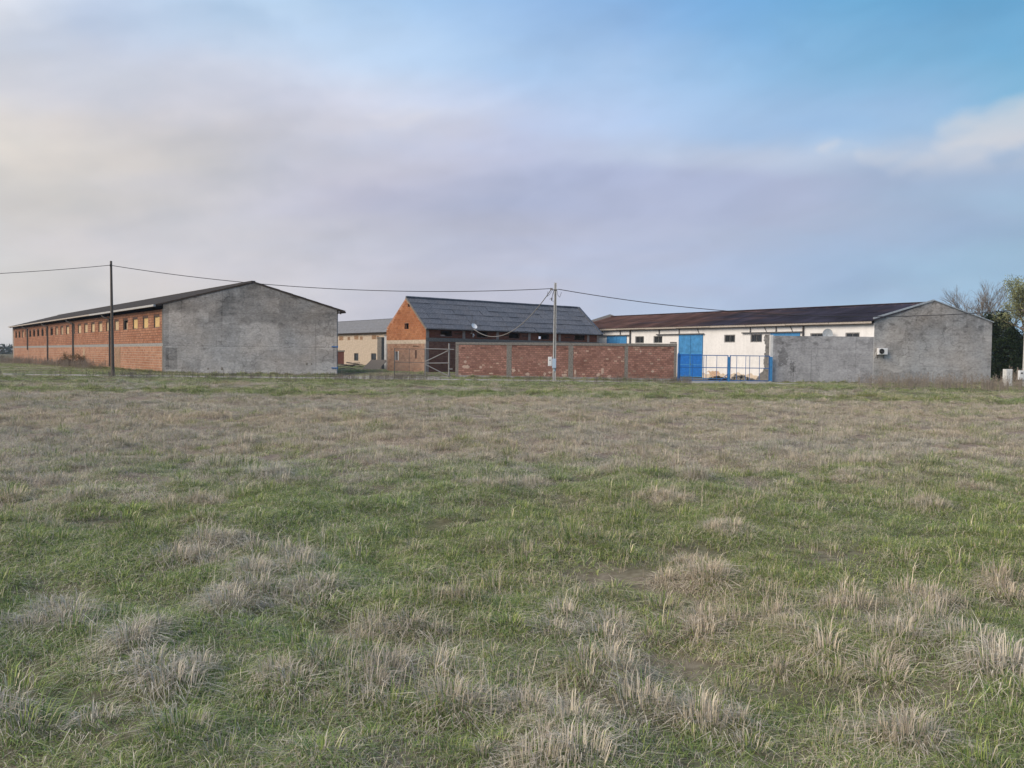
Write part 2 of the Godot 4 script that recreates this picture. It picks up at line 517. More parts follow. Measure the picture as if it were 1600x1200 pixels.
func build_ground() -> void:
	var xs := []
	var zs := []
	var k := -4000.0
	var marks := [[-4000.0, -400.0, 300.0], [-400.0, -100.0, 20.0], [-100.0, -46.0, 3.0], [-46.0, -22.0, 1.0], [-22.0, 22.0, 0.25], [22.0, 48.0, 1.0], [48.0, 100.0, 4.0], [100.0, 400.0, 20.0], [400.0, 4001.0, 300.0]]
	for m in marks:
		k = m[0]
		while k < m[1] - 0.01:
			xs.append(k); k += m[2]
	xs.append(4000.0)
	for m in [[-5000.0, -600.0, 400.0], [-600.0, -160.0, 20.0], [-160.0, -92.0, 4.0], [-92.0, -48.0, 1.0], [-48.0, -30.0, 0.6], [-30.0, 0.0, 0.25], [0.0, 10.0, 2.0], [10.0, 500.0, 60.0]]:
		k = m[0]
		while k < m[1] - 0.01:
			zs.append(k); k += m[2]
	zs.append(500.0)
	var nx := xs.size()
	var v := PackedVector3Array()
	var nn := PackedVector3Array()
	var c := PackedColorArray()
	for z in zs:
		for x in xs:
			var h := height(x, z)
			v.append(Vector3(x, h, z))
			nn.append(Vector3(h - height(x + 0.3, z), 0.3, h - height(x, z + 0.3)).normalized())
			var cv := cover(x, z)
			var col := Color(0.15, 0.16, 0.09).lerp(Color(0.33, 0.275, 0.235), clampf(cv.y * 1.1, 0.0, 1.0))
			if z < -62.0 and (in_yard(x, z) or (x > 12.0 and x < 30.0)):
				col = col.lerp(Color(0.26, 0.23, 0.19), 0.6)
			c.append(col)
	var ix := PackedInt32Array()
	for j in zs.size() - 1:
		for i in nx - 1:
			var a := j * nx + i
			ix.append_array([a, a + 1, a + nx, a + 1, a + nx + 1, a + nx])
	var arr := []
	arr.resize(Mesh.ARRAY_MAX)
	arr[Mesh.ARRAY_VERTEX] = v; arr[Mesh.ARRAY_NORMAL] = nn; arr[Mesh.ARRAY_COLOR] = c; arr[Mesh.ARRAY_INDEX] = ix
	var m := ArrayMesh.new()
	m.add_surface_from_arrays(Mesh.PRIMITIVE_TRIANGLES, arr)
	var o := obj_mesh("ground", m, M.soil, self)
	o.set_meta("kind", "structure")
	# dusty farm road and the entrances that leave it
	var b := MB.new()
	var st := 0.5
	for i in 320:
		var x := -120.0 + i * st
		for j in 40:
			var z := -67.5 + j * 0.3
			if on_road(x + st / 2, z + 0.15):
				var col := Color(0.47, 0.445, 0.42) * (1.0 + fb(x * 0.4, z * 0.9, 50.0) * 0.25)
				var p := []
				for e in [[0, 1], [1, 1], [1, 0], [0, 0]]:
					var px: float = x + e[0] * st
					var pz: float = z + e[1] * 0.3
					p.append(Vector3(px, height(px, pz) + 0.012, pz))
				b.quad(p[0], p[1], p[2], p[3], col)
	var r := obj("road", b, M.road, self)
	r.set_meta("kind", "structure")

# ---------------------------------------------------------------- grass
func blade(b: MB, p: Vector3, dir: float, h: float, w: float, lean: float, col: Color) -> void:
	var f := Vector3(cos(dir), 0, sin(dir))
	var s := Vector3(-f.z, 0, f.x) * w * 0.5
	var p1 := p + f * (lean * h * 0.25) + Vector3(0, h * 0.55, 0)
	var p2 := p + f * (lean * h) + Vector3(0, h * (1.0 - 0.35 * lean), 0)
	b.quad(p - s, p + s, p1 + s * 0.8, p1 - s * 0.8, col)
	b.tri(p1 - s * 0.8, p1 + s * 0.8, p2, col)

func straw(kind: int) -> Color:
	var t := rng.randf() * (1.0 if kind < 2 else 0.55)
	var c := Color(0.51, 0.44, 0.38).lerp(Color(0.66, 0.59, 0.4), t)
	return c * rng.randf_range(0.6, 1.15)

func sward() -> Color:
	var c := Color(0.11, 0.18, 0.07).lerp(Color(0.36, 0.41, 0.13), pow(rng.randf(), 1.2))
	return c * rng.randf_range(0.75, 1.2)

# blades that spring from a crown and droop outwards
func tussock(kind: int, cnt: int, rad: float) -> ArrayMesh:
	var b := MB.new()
	var dry: float = [0.2, 0.55, 0.93][kind]
	for i in cnt:
		var a := rng.randf() * TAU
		var r := sqrt(rng.randf())
		var rise := (1.0 - r * r) * rad * 0.55
		var p := Vector3(cos(a) * r * rad, rise - 0.03, sin(a) * r * rad)
		var is_dry := rng.randf() < dry
		var col := straw(kind) if is_dry else sward()
		var out := a + rng.randfn(0.0, 0.6)
		var h := rng.randf_range(0.04, 0.115)
		if rng.randf() < 0.05:
			h *= 1.8
		blade(b, p, out, h, rng.randf_range(0.002, 0.005), clampf(0.3 + r * 1.5 + rng.randfn(0.0, 0.4), 0.05, 2.5), col)
	return b.mesh()

# a patch of turf 0.7 m across, or a single tuft: kind 0 green, 1 mixed, 2 dry, 3 upright stalks
func turf(kind: int, cnt: int, rad: float) -> ArrayMesh:
	var b := MB.new()
	var dry: float = [0.24, 0.52, 0.9, 1.0][kind]
	var lumps := []
	for i in 5:
		lumps.append(Vector3(rng.randf_range(-rad, rad), rng.randf_range(-rad, rad), rng.randf_range(-0.5, 0.9)))
	for i in cnt:
		var r := rad * sqrt(rng.randf()) * rng.randf_range(0.8, 1.1)
		var a := rng.randf() * TAU
		var p := Vector3(cos(a) * r, -0.02, sin(a) * r)
		var tall := 1.0
		for l in lumps:
			tall += l.z * exp(-Vector2(p.x - l.x, p.z - l.y).length_squared() / (rad * rad * 0.12))
		tall = clampf(tall, 0.45, 2.0)
		var is_dry := rng.randf() < dry
		var col := straw(kind) if is_dry else sward()
		if kind == 3:
			var h := rng.randf_range(0.08, 0.25)
			blade(b, p, rng.randf() * TAU, h, rng.randf_range(0.002, 0.0035), rng.randf_range(0.1, 0.9), col)
			if rng.randf() < 0.4:
				blade(b, p + Vector3(0, h * 0.5, 0), rng.randf() * TAU, h * 0.5, 0.003, rng.randf_range(0.5, 1.4), col)
		elif is_dry:
			blade(b, p, rng.randf() * TAU, rng.randf_range(0.025, 0.085) * tall, rng.randf_range(0.002, 0.0042), rng.randf_range(0.6, 2.6), col)
		else:
			blade(b, p, rng.randf() * TAU, rng.randf_range(0.025, 0.08) * tall, rng.randf_range(0.0025, 0.0055), rng.randf_range(0.3, 1.9), col)
	return b.mesh()

func multi(called: String, mesh: Mesh, list: Array, label: String, category: String) -> void:
	var mm := MultiMesh.new()
	mm.transform_format = MultiMesh.TRANSFORM_3D
	mm.use_colors = true
	mm.mesh = mesh
	mm.instance_count = list.size()
	var buf := PackedFloat32Array()
	buf.resize(list.size() * 16)
	var o := 0
	for e in list:
		# [pos, turn, scale xz, scale y, colour]
		var p: Vector3 = e[0]
		var cs: float = cos(e[1]) * e[2]
		var sn: float = sin(e[1]) * e[2]
		var c: Color = e[4]
		buf[o] = cs; buf[o + 1] = 0; buf[o + 2] = sn; buf[o + 3] = p.x
		var gx := (height(p.x + 0.25, p.z) - height(p.x - 0.25, p.z)) * 2.0
		var gz := (height(p.x, p.z + 0.25) - height(p.x, p.z - 0.25)) * 2.0
		buf[o + 4] = gx * cs - gz * sn; buf[o + 5] = e[3]; buf[o + 6] = gx * sn + gz * cs; buf[o + 7] = p.y
		buf[o + 8] = -sn; buf[o + 9] = 0; buf[o + 10] = cs; buf[o + 11] = p.z
		buf[o + 12] = c.r; buf[o + 13] = c.g; buf[o + 14] = c.b; buf[o + 15] = 1.0
		o += 16
	mm.buffer = buf
	var i := MultiMeshInstance3D.new()
	i.name = numbered(called)
	i.multimesh = mm
	i.material_override = M.leaf
	add_child(i)
	stuff(i)
	tag(i, label, category)

func tint(x: float, z: float) -> Color:
	var t := fb(x * 0.22, z * 0.22, 61.0) * 1.1
	var v := rng.randf_range(0.82, 1.16)
	return Color(v * (1.0 + t * 0.12), v, v * (1.0 - t * 0.14))

func dry_col(x: float, z: float) -> Color:
	return Color(0.42, 0.36, 0.3) * tint(x, z)

func build_grass() -> void:
	var meshes := []
	for k in 4:
		var row := []
		for j in 4:
			row.append(turf(k, [820, 800, 760, 34][k], [0.36, 0.36, 0.36, 0.3][k]))
		meshes.append(row)
	for k in 3:
		# rounded tussocks that stand above the turf
		meshes.append([tussock(k, 190, 0.13), tussock(k, 240, 0.17), tussock(k, 150, 0.1)])
	var lists := []
	for k in 7:
		var row := []
		for j in (4 if k < 4 else 3):
			row.append([])
		lists.append(row)
	# bands: from, to (metres ahead), patches per square metre, tufts per square metre, scale
	var bands := [[2.3, 6.0, 17.0, 13.0, 0.85], [6.0, 12.0, 12.0, 10.0, 0.95], [12.0, 20.0, 7.0, 7.0, 1.1], [20.0, 33.5, 4.5, 4.5, 1.25], [33.5, 46.0, 3.2, 2.4, 1.5], [46.0, 64.0, 2.2, 1.6, 1.7], [64.0, 112.0, 0.8, 0.2, 2.4]]
	for bd in bands:
		var z0: float = bd[0]
		var z1: float = bd[1]
		var half := 0.69 * z1 + 1.5
		for pass_ in 2:
			var count := int((z1 - z0) * 2.0 * half * bd[2 + pass_])
			for i in count:
				var d := rng.randf_range(z0, z1)
				var x := rng.randf_range(-half, half)
				if absf(x) > 0.69 * d + 1.5:
					continue
				var z := -d
				if d > 55.0:
					if z < front(x) + 0.3 and not in_yard(x, z):
						continue
				if d > 56.0 and on_road(x, z) and (pass_ == 0 or rng.randf() > 0.1):
					continue
				var cv := cover(x, z)
				var dry := cv.y / (cv.x + cv.y) + rng.randf_range(-0.2, 0.2)
				var k := 0 if dry < 0.36 else (1 if dry < 0.66 else 2)
				var clump := fb(x * 1.5, z * 1.5, 64.0)
				var s: float = bd[4] * rng.randf_range(0.8, 1.2)
				var sy: float = s * (1.0 + clump * 1.6)
				if d > 33.0:
					sy *= 0.75
				if d > 46.0:
					sy *= 0.7
				if k == 0 and z < -49.0 and z > -56.0 and x > 8.0:
					sy *= 2.0
				if pass_ == 0:
					if rng.randf() < cv.z * (0.2 if d < 9.0 else 0.32):
						k = 3
				else:
					if clump < -0.05 and rng.randf() < 0.6:
						continue
					dry += rng.randf_range(-0.3, 0.3)
					k = 4 if dry < 0.36 else (5 if dry < 0.74 else 6)
					s *= rng.randf_range(0.55, 1.35)
					sy = s * rng.randf_range(0.6, 1.25)
					if d > 46.0:
						s *= 0.8
						sy *= 0.6
				var row: Array = lists[k]
				row[rng.randi() % row.size()].append([Vector3(x, height(x, z), z), rng.randf() * TAU, s, maxf(0.45, sy), tint(x, z)])
	# pale tussocks here and there
	for i in 260:
		var d := rng.randf_range(3.4, 32.0)
		var x := rng.randf_range(-0.67, 0.67) * d
		if fb(x * 0.3, -d * 0.3, 66.0) < -0.05:
			continue
		for j in 7:
			var q := Vector2(rng.randfn(0.0, 0.15), rng.randfn(0.0, 0.12))
			var k := 6 if rng.randf() < 0.8 else 3
			var row: Array = lists[k]
			var s := rng.randf_range(0.7, 1.2)
			row[rng.randi() % row.size()].append([Vector3(x + q.x, height(x + q.x, -d + q.y), -d + q.y), rng.randf() * TAU, s, s * rng.randf_range(0.8, 1.5), tint(x, -d) * 1.08])
	for e in [[L0, L1, 0.0], [Y0, Y1, 0.0], [W0, G1, 0.0], [LF, L0, 0.35]]:
		var a: Vector2 = e[0]
		var c: Vector2 = e[1]
		var n := Vector2(-(c.y - a.y), c.x - a.x).normalized()
		for i in int(a.distance_to(c) * 7.0):
			var p := a.lerp(c, rng.randf_range(e[2], 1.0)) + n * rng.randf_range(0.15, 0.6)
			if fb(p.x * 0.5, p.y * 0.5, 97.0) < -0.12:
				continue
			var row: Array = lists[4 if rng.randf() < 0.6 else 5]
			var s := rng.randf_range(1.0, 1.8)
			row[rng.randi() % 3].append([v3(p, height(p.x, p.y)), rng.randf() * TAU, s, s * rng.randf_range(0.8, 1.5), tint(p.x, p.y) * 0.85])
	var names := ["green_turf", "mixed_turf", "dry_turf", "dry_stalks", "green_tufts", "mixed_tufts", "dry_tufts"]
	var words := ["short green grass covering the damper parts of the meadow", "mixed green and straw coloured grass covering the meadow", "matted straw coloured dead grass covering the meadow", "thin upright dead stalks standing in the meadow", "raised tufts of green grass in the meadow", "raised tufts of half dry grass in the meadow", "raised pale tufts of dead grass in the meadow"]
	for k in 7:
		for j in meshes[k].size():
			multi(names[k], meshes[k][j], lists[k][j], words[k], "grass")
	# tall dead weeds in front of the right-hand gable and along the verge
	var wm := MB.new()
	for i in 9:
		var a := rng.randf() * TAU
		var p := Vector3(rng.randfn(0.0, 0.12), -0.02, rng.randfn(0.0, 0.12))
		var h := rng.randf_range(0.55, 1.15)
		var k := rng.randf_range(0.7, 1.2)
		blade(wm, p, a, h, 0.011, rng.randf_range(0.05, 0.35), Color(k, k, k))
		for q in 5:
			var t := rng.randf_range(0.45, 0.95)
			blade(wm, p + Vector3(0, h * t, 0), rng.randf() * TAU, rng.randf_range(0.1, 0.25), 0.014, rng.randf_range(0.4, 1.2), Color(k, k, k) * 0.9)
	var wl := []
	for i in 2400:
		var x := rng.randf_range(21.5, 33.5) if i < 400 else rng.randf_range(-46.0, 12.0)
		var z := rng.randfn(-50.5, 1.7) if i < 400 else rng.randfn(-54.2, 1.2)
		if i < 400 and (x < 23.5 or fb(x * 0.6, z, 93.0) < -0.15) and rng.randf() < 0.7:
			continue
		if i >= 400 and fb(x * 0.16, z * 0.25, 90.0) < rng.randf_range(-0.2, 0.15):
			continue
		var s := rng.randf_range(0.45, 0.95) if i < 400 else rng.randf_range(0.3, 0.62)
		if x > 34.2 and x < 37.5:
			s *= 0.5
		wl.append([Vector3(x, height(x, z), z), rng.randf() * TAU, s, s, dry_col(x, z) * (0.72 if i < 400 else 0.5)])
	for i in 420:
		# dead weeds at the foot of the long barn's block wall
		var p := LF.lerp(L0, rng.randf_range(0.05, 0.8)) + Vector2(-0.7763, 0.6303) * rng.randf_range(0.3, 3.2)
		if fb(p.x * 0.15, p.y * 0.15, 98.0) < rng.randf_range(-0.4, 0.1):
			continue
		var s := rng.randf_range(0.5, 1.1)
		wl.append([v3(p, height(p.x, p.y)), rng.randf() * TAU, s * 1.3, s, dry_col(p.x, p.y) * 0.75])
	for i in 90:
		var x := rng.randf_range(37.6, 42.5)
		var z := rng.randf_range(-62.5, -56.5)
		var s := rng.randf_range(0.8, 1.5)
		wl.append([Vector3(x, height(x, z), z), rng.randf() * TAU, s, s, dry_col(x, z) * 0.8])
	multi("tall_dry_weeds", wm.mesh(), wl, "tall brown dead weeds standing along the verge and barn wall", "weeds")

# ---------------------------------------------------------------- long barn (left)
func brick_tone(base: Color, light: Color, k: float) -> Callable:
	return func(x: float, y: float) -> Color:
		var t := clampf(rng.randf() * 0.6 + fb(x * 0.25, y * 0.5, k) * 0.9 + 0.2, 0.0, 1.0)
		return base.lerp(light, t) * rng.randf_range(0.85, 1.12)

func build_long_barn() -> void:
	var o := thing("long_barn", v3(L0), "long low barn of orange clay blocks with a grey rendered gable", "barn")
	var len := L0.distance_to(LF)
	var gw := L0.distance_to(L1)
	# gable towards the road
	var g := Node3D.new()
	g.name = "gable_wall"
	g.rotation.y = turn_of(L0, L1)
	o.add_child(g)
	var gtop := func(x: float) -> float: return lerpf(6.06, 8.0, x / 7.93) if x < 7.93 else lerpf(8.0, 5.72, (x - 7.93) / (gw - 7.93))
	var b := MB.new()
	b.us = 1.0 / gw; b.vs = 1.0 / 8.1
	wall(b, gw, gtop, 0.3, [], [7.93])
	obj("rendered_face", b, M.left_gable, g)
	for hy in [2.45, 0.62]:
		b = MB.new()
		b.box(Vector3(gw - 0.45, hy - 0.04, 0.0), Vector3(gw + 0.1, hy + 0.04, 0.06))
		b.tube(Vector3(gw + 0.08, hy - 0.1, 0.03), Vector3(gw + 0.08, hy + 0.1, 0.03), 0.035, 0.035, 8)
		obj("gate_hinge", b, M.blue_dark, g)
	# holes knocked into the render near the ground; dark plates stand for their shade
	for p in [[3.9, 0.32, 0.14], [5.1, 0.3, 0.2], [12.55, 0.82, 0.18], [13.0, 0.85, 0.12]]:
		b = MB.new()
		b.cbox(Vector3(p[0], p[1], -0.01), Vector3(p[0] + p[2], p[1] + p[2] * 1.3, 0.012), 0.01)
		obj("dark_hole_plate", b, M.concrete_dark, g)
	# side wall of blocks: local x runs from the far end to the gable
	var s := Node3D.new()
	s.name = "side_wall"
	s.position = v3(LF - L0)
	s.rotation.y = turn_of(LF, L0)
	o.add_child(s)
	var holes := []
	var ht := 5.55
	for i in 24:
		var c := 1.9 + i * 3.585
		holes.append([len - c - 0.88, 3.96, len - c + 0.88, 5.0])
	b = MB.new()
	wall(b, len, flat_top.bind(2.35), 0.28, [], [])
	obj("mortar_bed", b, M.mortar_pale, s)
	b = MB.new()
	wall(b, len, flat_top.bind(ht), 0.28, holes, [], 2.35)
	obj("mortar_bed", b, M.mortar_dark, s)
	b = MB.new()
	var pil := []
	for k in [0.0, 18.9, 37.3, 54.6, 71.9]:
		pil.append([len - k - 0.32, -1.0, len - k, 9.0])
	courses(b, len, 0.02, 2.34, flat_top.bind(9.0), 0.4, 0.232, 0.034, 0.014, pil, brick_tone(Color(0.46, 0.235, 0.15), Color(0.6, 0.36, 0.25), 5.0))
	stuff(obj("block_courses", b, M.brick, s))
	b = MB.new()
	courses(b, len, 2.62, ht, flat_top.bind(9.0), 0.4, 0.232, 0.036, 0.016, holes + pil, brick_tone(Color(0.42, 0.2, 0.125), Color(0.57, 0.31, 0.21), 6.0))
	stuff(obj("block_courses", b, M.brick, s))
	b = MB.new()
	b.box(Vector3(0, 2.352, -0.1), Vector3(len, 2.6, 0.022))
	obj("concrete_band", b, M.concrete, s)
	for k in [0.0, 18.9, 37.3, 54.6, 71.9]:
		for y in [[-0.3, 2.35], [2.602, ht]]:
			b = MB.new()
			b.box(Vector3(len - k - 0.3, y[0], -0.1), Vector3(len - k - 0.02, y[1], 0.018))
			obj("concrete_column", b, M.concrete_dark, s)
	# what closes the window openings: boards, pale panels or nothing
	var fill := [0, 0, 0, 3, 1, 1, 1, 1, 1, 1, 2, 1, 2, 2, 3, 3, 3, 3, 3, 3, 2, 2, 3, 3]
	for i in 24:
		var h: Array = holes[i]
		var w := Node3D.new()
		w.name = "window" if i == 0 else "window_%03d" % i
		s.add_child(w)
		b = MB.new()
		for e in [[h[0], h[1], h[0] + 0.07, h[3]], [h[2] - 0.07, h[1], h[2], h[3]], [h[0] + 0.07, h[3] - 0.07, h[2] - 0.07, h[3]], [h[0] + 0.07, h[1], h[2] - 0.07, h[1] + 0.07]]:
			b.box(Vector3(e[0], e[1], -0.16), Vector3(e[2], e[3], -0.05))
		obj("frame", b, M.wood_grey, w)
		if fill[i] == 3:
			if i == 3:
				b = MB.new()
				b.box(Vector3(h[0] + 0.9, h[1] + 0.08, -0.12), Vector3(h[2] - 0.08, h[3] - 0.3, -0.09))
				obj("board", b, M.board[2], w)
			continue
		var pc := 4 if fill[i] < 2 else 3
		var pw: float = (h[2] - h[0] - 0.15) / pc
		for k in pc:
			b = MB.new()
			b.cbox(Vector3(h[0] + 0.075 + k * pw, h[1] + 0.075 + rng.randf_range(0, 0.03), -0.13), Vector3(h[0] + 0.075 + (k + 1) * pw - 0.012, h[3] - 0.075 - rng.randf_range(0, 0.04), -0.095 + rng.randf_range(0, 0.012)), 0.006)
			obj("board", b, M.board[fill[i]], w)
	# two doorways walled up with different blocks
	b = MB.new()
	courses(b, len - 14.75, 0.02, 2.3, flat_top.bind(9.0), 0.32, 0.2, 0.02, 0.03, [], brick_tone(Color(0.42, 0.29, 0.2), Color(0.5, 0.36, 0.26), 9.0), len - 16.95)
	stuff(obj("blocked_doorway", b, M.brick, s))
	b = MB.new()
	b.box(Vector3(len - 32.2, 0.0, -0.05), Vector3(len - 31.2, 2.2, 0.03))
	obj("doorway_panel", b, M.board[2], s)
	# gutter and the pipes that lead down from it
	b = MB.new()
	b.box(Vector3(len - 25.0, 5.75, 0.62), Vector3(len + 0.0, 5.92, 0.8))
	obj("gutter", b, M.gutter, s)
	b = MB.new()
	b.box(Vector3(0, 5.78, 0.62), Vector3(len - 25.02, 5.92, 0.78))
	obj("gutter", b, M.fascia, s)
	for k in [18.7, 37.4, 54.7, 71.9]:
		b = MB.new()
		b.path([Vector3(len - k - 0.9, 5.68, 0.7), Vector3(len - k - 0.7, 5.45, 0.6), Vector3(len - k, 5.2, 0.14), Vector3(len - k, 0.25 if k < 60.0 else 2.0, 0.14)], 0.085, 7)
		obj("downpipe", b, M.pipe_dark, s)
	# rafters under the overhang
	for k in 32:
		b = MB.new()
		var x := len - 0.15 - k * 2.8
		if x < 0.1:
			break
		b.bar(Vector3(x, 6.02, -0.3), Vector3(x, 5.78, 0.6), 0.12, 0.14)
		obj("rafter", b, M.rafter, s)
	# far side and far end, which close the barn
	var e := Node3D.new()
	e.name = "yard_side_wall"
	var far := LF + (L1 - L0)
	e.position = v3(L1 - L0 + (far - L1).normalized() * 0.5)
	e.rotation.y = turn_of(L1, far)
	o.add_child(e)
	b = MB.new()
	wall(b, len - 0.5, flat_top.bind(5.5), 0.28, [], [])
	obj("masonry", b, M.mortar_pale, e)
	e = Node3D.new()
	e.name = "far_gable_wall"
	e.position = v3(far - L0)
	e.rotation.y = turn_of(far, LF)
	o.add_child(e)
	b = MB.new()
	wall(b, gw, func(x): return gtop.call(gw - x), 0.28, [], [gw - 7.93])
	obj("masonry", b, M.mortar_pale, e)
	# roof: built in the frame of the gable, running back
	var r := Node3D.new()
	r.name = "roof"
	o.add_child(r)
	var ga := (L1 - L0).normalized()
	var gx := Vector3(ga.x, 0, ga.y)
	var back := Vector3(AWAY.x, 0, AWAY.y)
	back = v3((LF - L0).normalized())
	var ridge := gx * 7.93 + Vector3(0, 8.0, 0)
	var el := gx * -0.95 + Vector3(0, 5.9, 0)
	var er := gx * (gw + 0.75) + Vector3(0, 5.5, 0)
	b = MB.new()
	var ul := ridge - el
	corr_roof(b, el + back * len + back * 0.2, -back, ul.normalized(), len + 0.26, ul.length(), 7, 0.3, 0.03)
	stuff(obj("sheet_covering", b, M.fibre_dark, r))
	b = MB.new()
	var ur := ridge - er
	corr_roof(b, er - back * 0.06, back, ur.normalized(), len + 0.26, ur.length(), 7, 0.3, 0.03)
	stuff(obj("sheet_covering", b, M.fibre_dark, r))
	b = MB.new()
	b.bar(ridge + Vector3(0, 0.02, 0) - back * 0.08, ridge + Vector3(0, 0.02, 0) + back * (len + 0.2), 0.08, 0.34)
	obj("ridge_cap", b, M.fibre_dark, r)
	b = MB.new()
	for k in 2:
		b.bar(er + Vector3(0, -0.1 - k * 0.12, 0) - back * -0.1 - gx * (0.1 + k * 0.25), er + ur.normalized() * 1.2 + Vector3(0, -0.16, 0) + back * 0.1, 0.09, 0.12)
	obj("rafter_end", b, M.rafter, r)
	b = MB.new()
	b.bar(er + Vector3(0, -0.09, 0) + back * 0.05, er + Vector3(0, -0.09, 0) + back * len, 0.12, 0.1)
	obj("eave_board", b, M.rafter, r)
	b = MB.new()
	b.bar(el + Vector3(0, -0.07, 0) + ul.normalized() * 0.1 - back * 0.045, ridge + Vector3(0, -0.07, 0) - back * 0.045, 0.1, 0.06)
	b.bar(er + Vector3(0, -0.07, 0) + ur.normalized() * 0.1 - back * 0.045, ridge + Vector3(0, -0.07, 0) - back * 0.045, 0.1, 0.06)
	obj("verge_board", b, M.rafter, r)

# ---------------------------------------------------------------- cream outbuilding far in the yard
func build_cream() -> void:
	var len := 45.0
	var p := T0 + AWAY * len
	var o := thing("cream_outbuilding", v3(p, 0.25), "long cream plastered outbuilding with a pale grey roof and brown door", "building", "", turn_of(p, T0))
	var holes := []
	for h in [[5.16, 0.7, 6.75, 1.85], [10.79, 0.65, 12.23, 1.85], [15.65, 0.0, 18.1, 2.1]]:
		holes.append([len - h[2], h[1], len - h[0], h[3]])
	var b := MB.new()
	wall(b, len, flat_top.bind(5.05), 0.3, holes, [])
	obj("wall", b, M.cream, o)
	for i in 2:
		var h: Array = holes[i]
		b = MB.new()
		for e in [[h[0], h[1], h[0] + 0.1, h[3]], [h[2] - 0.1, h[1], h[2], h[3]], [h[0] + 0.1, h[3] - 0.1, h[2] - 0.1, h[3]], [h[0] + 0.1, h[1], h[2] - 0.1, h[1] + 0.1]]:
			b.box(Vector3(e[0], e[1], -0.2), Vector3(e[2], e[3], -0.06))
		var w := obj("window", b, M.frame_dark, o)
		b = MB.new()
		b.box(Vector3(h[0] + 0.1, h[1] + 0.1, -0.16), Vector3(h[2] - 0.1, h[3] - 0.1, -0.14))
		obj("pane", b, M.glass, w)
	var hd: Array = holes[2]
	for k in 3:
		b = MB.new()
		var w: float = (hd[2] - hd[0]) / 3
		b.cbox(Vector3(hd[0] + k * w, hd[1], -0.14), Vector3(hd[0] + (k + 1) * w - 0.02, hd[3], -0.08), 0.01)
		obj("door_plank", b, M.door_brown, o)
	b = MB.new()
	b.box(Vector3(hd[0] - 0.2, hd[3], 0.002), Vector3(hd[2] + 0.2, hd[3] + 0.22, 0.06))
	obj("door_lintel", b, M.concrete_dark, o)
	# upper openings bricked up
	for h in [[15.93, 17.39, 3.95, 4.6], [13.61, 14.47, 3.96, 4.48], [10.83, 12.17, 4.03, 4.65], [9.42, 10.3, 3.97, 4.5], [5.2, 6.54, 4.03, 4.66], [4.33, 5.0, 4.06, 4.5]]:
		b = MB.new()
		var tone := brick_tone(Color(0.33, 0.19, 0.11), Color(0.48, 0.33, 0.22), 4.0)
		courses(b, len - h[0], h[2], h[3], flat_top.bind(9.0), 0.3, 0.13, 0.02, 0.02, [], tone, len - h[1])
		stuff(obj("bricked_window", b, M.brick, o))
	# gable ends, back and roof
	b = MB.new()
	b.xf = Transform3D(Basis.IDENTITY, Vector3(0, 0, -9.0))
	wall(b, len, flat_top.bind(5.0), 0.3, [], [])
	obj("back_wall", b, M.cream, o)
	var gt := func(x: float) -> float: return 5.0 + (1.0 - absf(x - 4.5) / 4.5) * 2.2
	for x in [0.02, len - 0.28]:
		b = MB.new()
		b.xf = Transform3D(Basis(Vector3.UP, PI / 2), Vector3(x + 0.26, 0, -0.02))
		wall(b, 9.0, gt, 0.25, [], [4.5])
		obj("gable_wall", b, M.cream, o)
	b = MB.new()
	var uy := Vector3(0, 2.35, -4.95)
	corr_roof(b, Vector3(-0.3, 5.02, 0.45), Vector3.RIGHT, uy.normalized(), len + 0.6, uy.length(), 4, 0.3, 0.025)
	stuff(obj("roof_sheets", b, M.fibre_light, o))
	b = MB.new()
	uy = Vector3(0, 2.35, 4.95)
	corr_roof(b, Vector3(len + 0.3, 5.02, -9.45), Vector3.LEFT, uy.normalized(), len + 0.6, uy.length(), 4, 0.3, 0.025)
	stuff(obj("roof_sheets", b, M.fibre_light, o))
	b = MB.new()
	b.box(Vector3(-0.2, 4.86, 0.3), Vector3(len + 0.2, 5.0, 0.4))
	obj("eave_board", b, M.rafter, o)
	for k in 22:
		b = MB.new()
		b.box(Vector3(len - 0.6 - k * 2.0, 4.87, 0.002), Vector3(len - 0.48 - k * 2.0, 4.99, 0.298))
		obj("rafter", b, M.rafter, o)

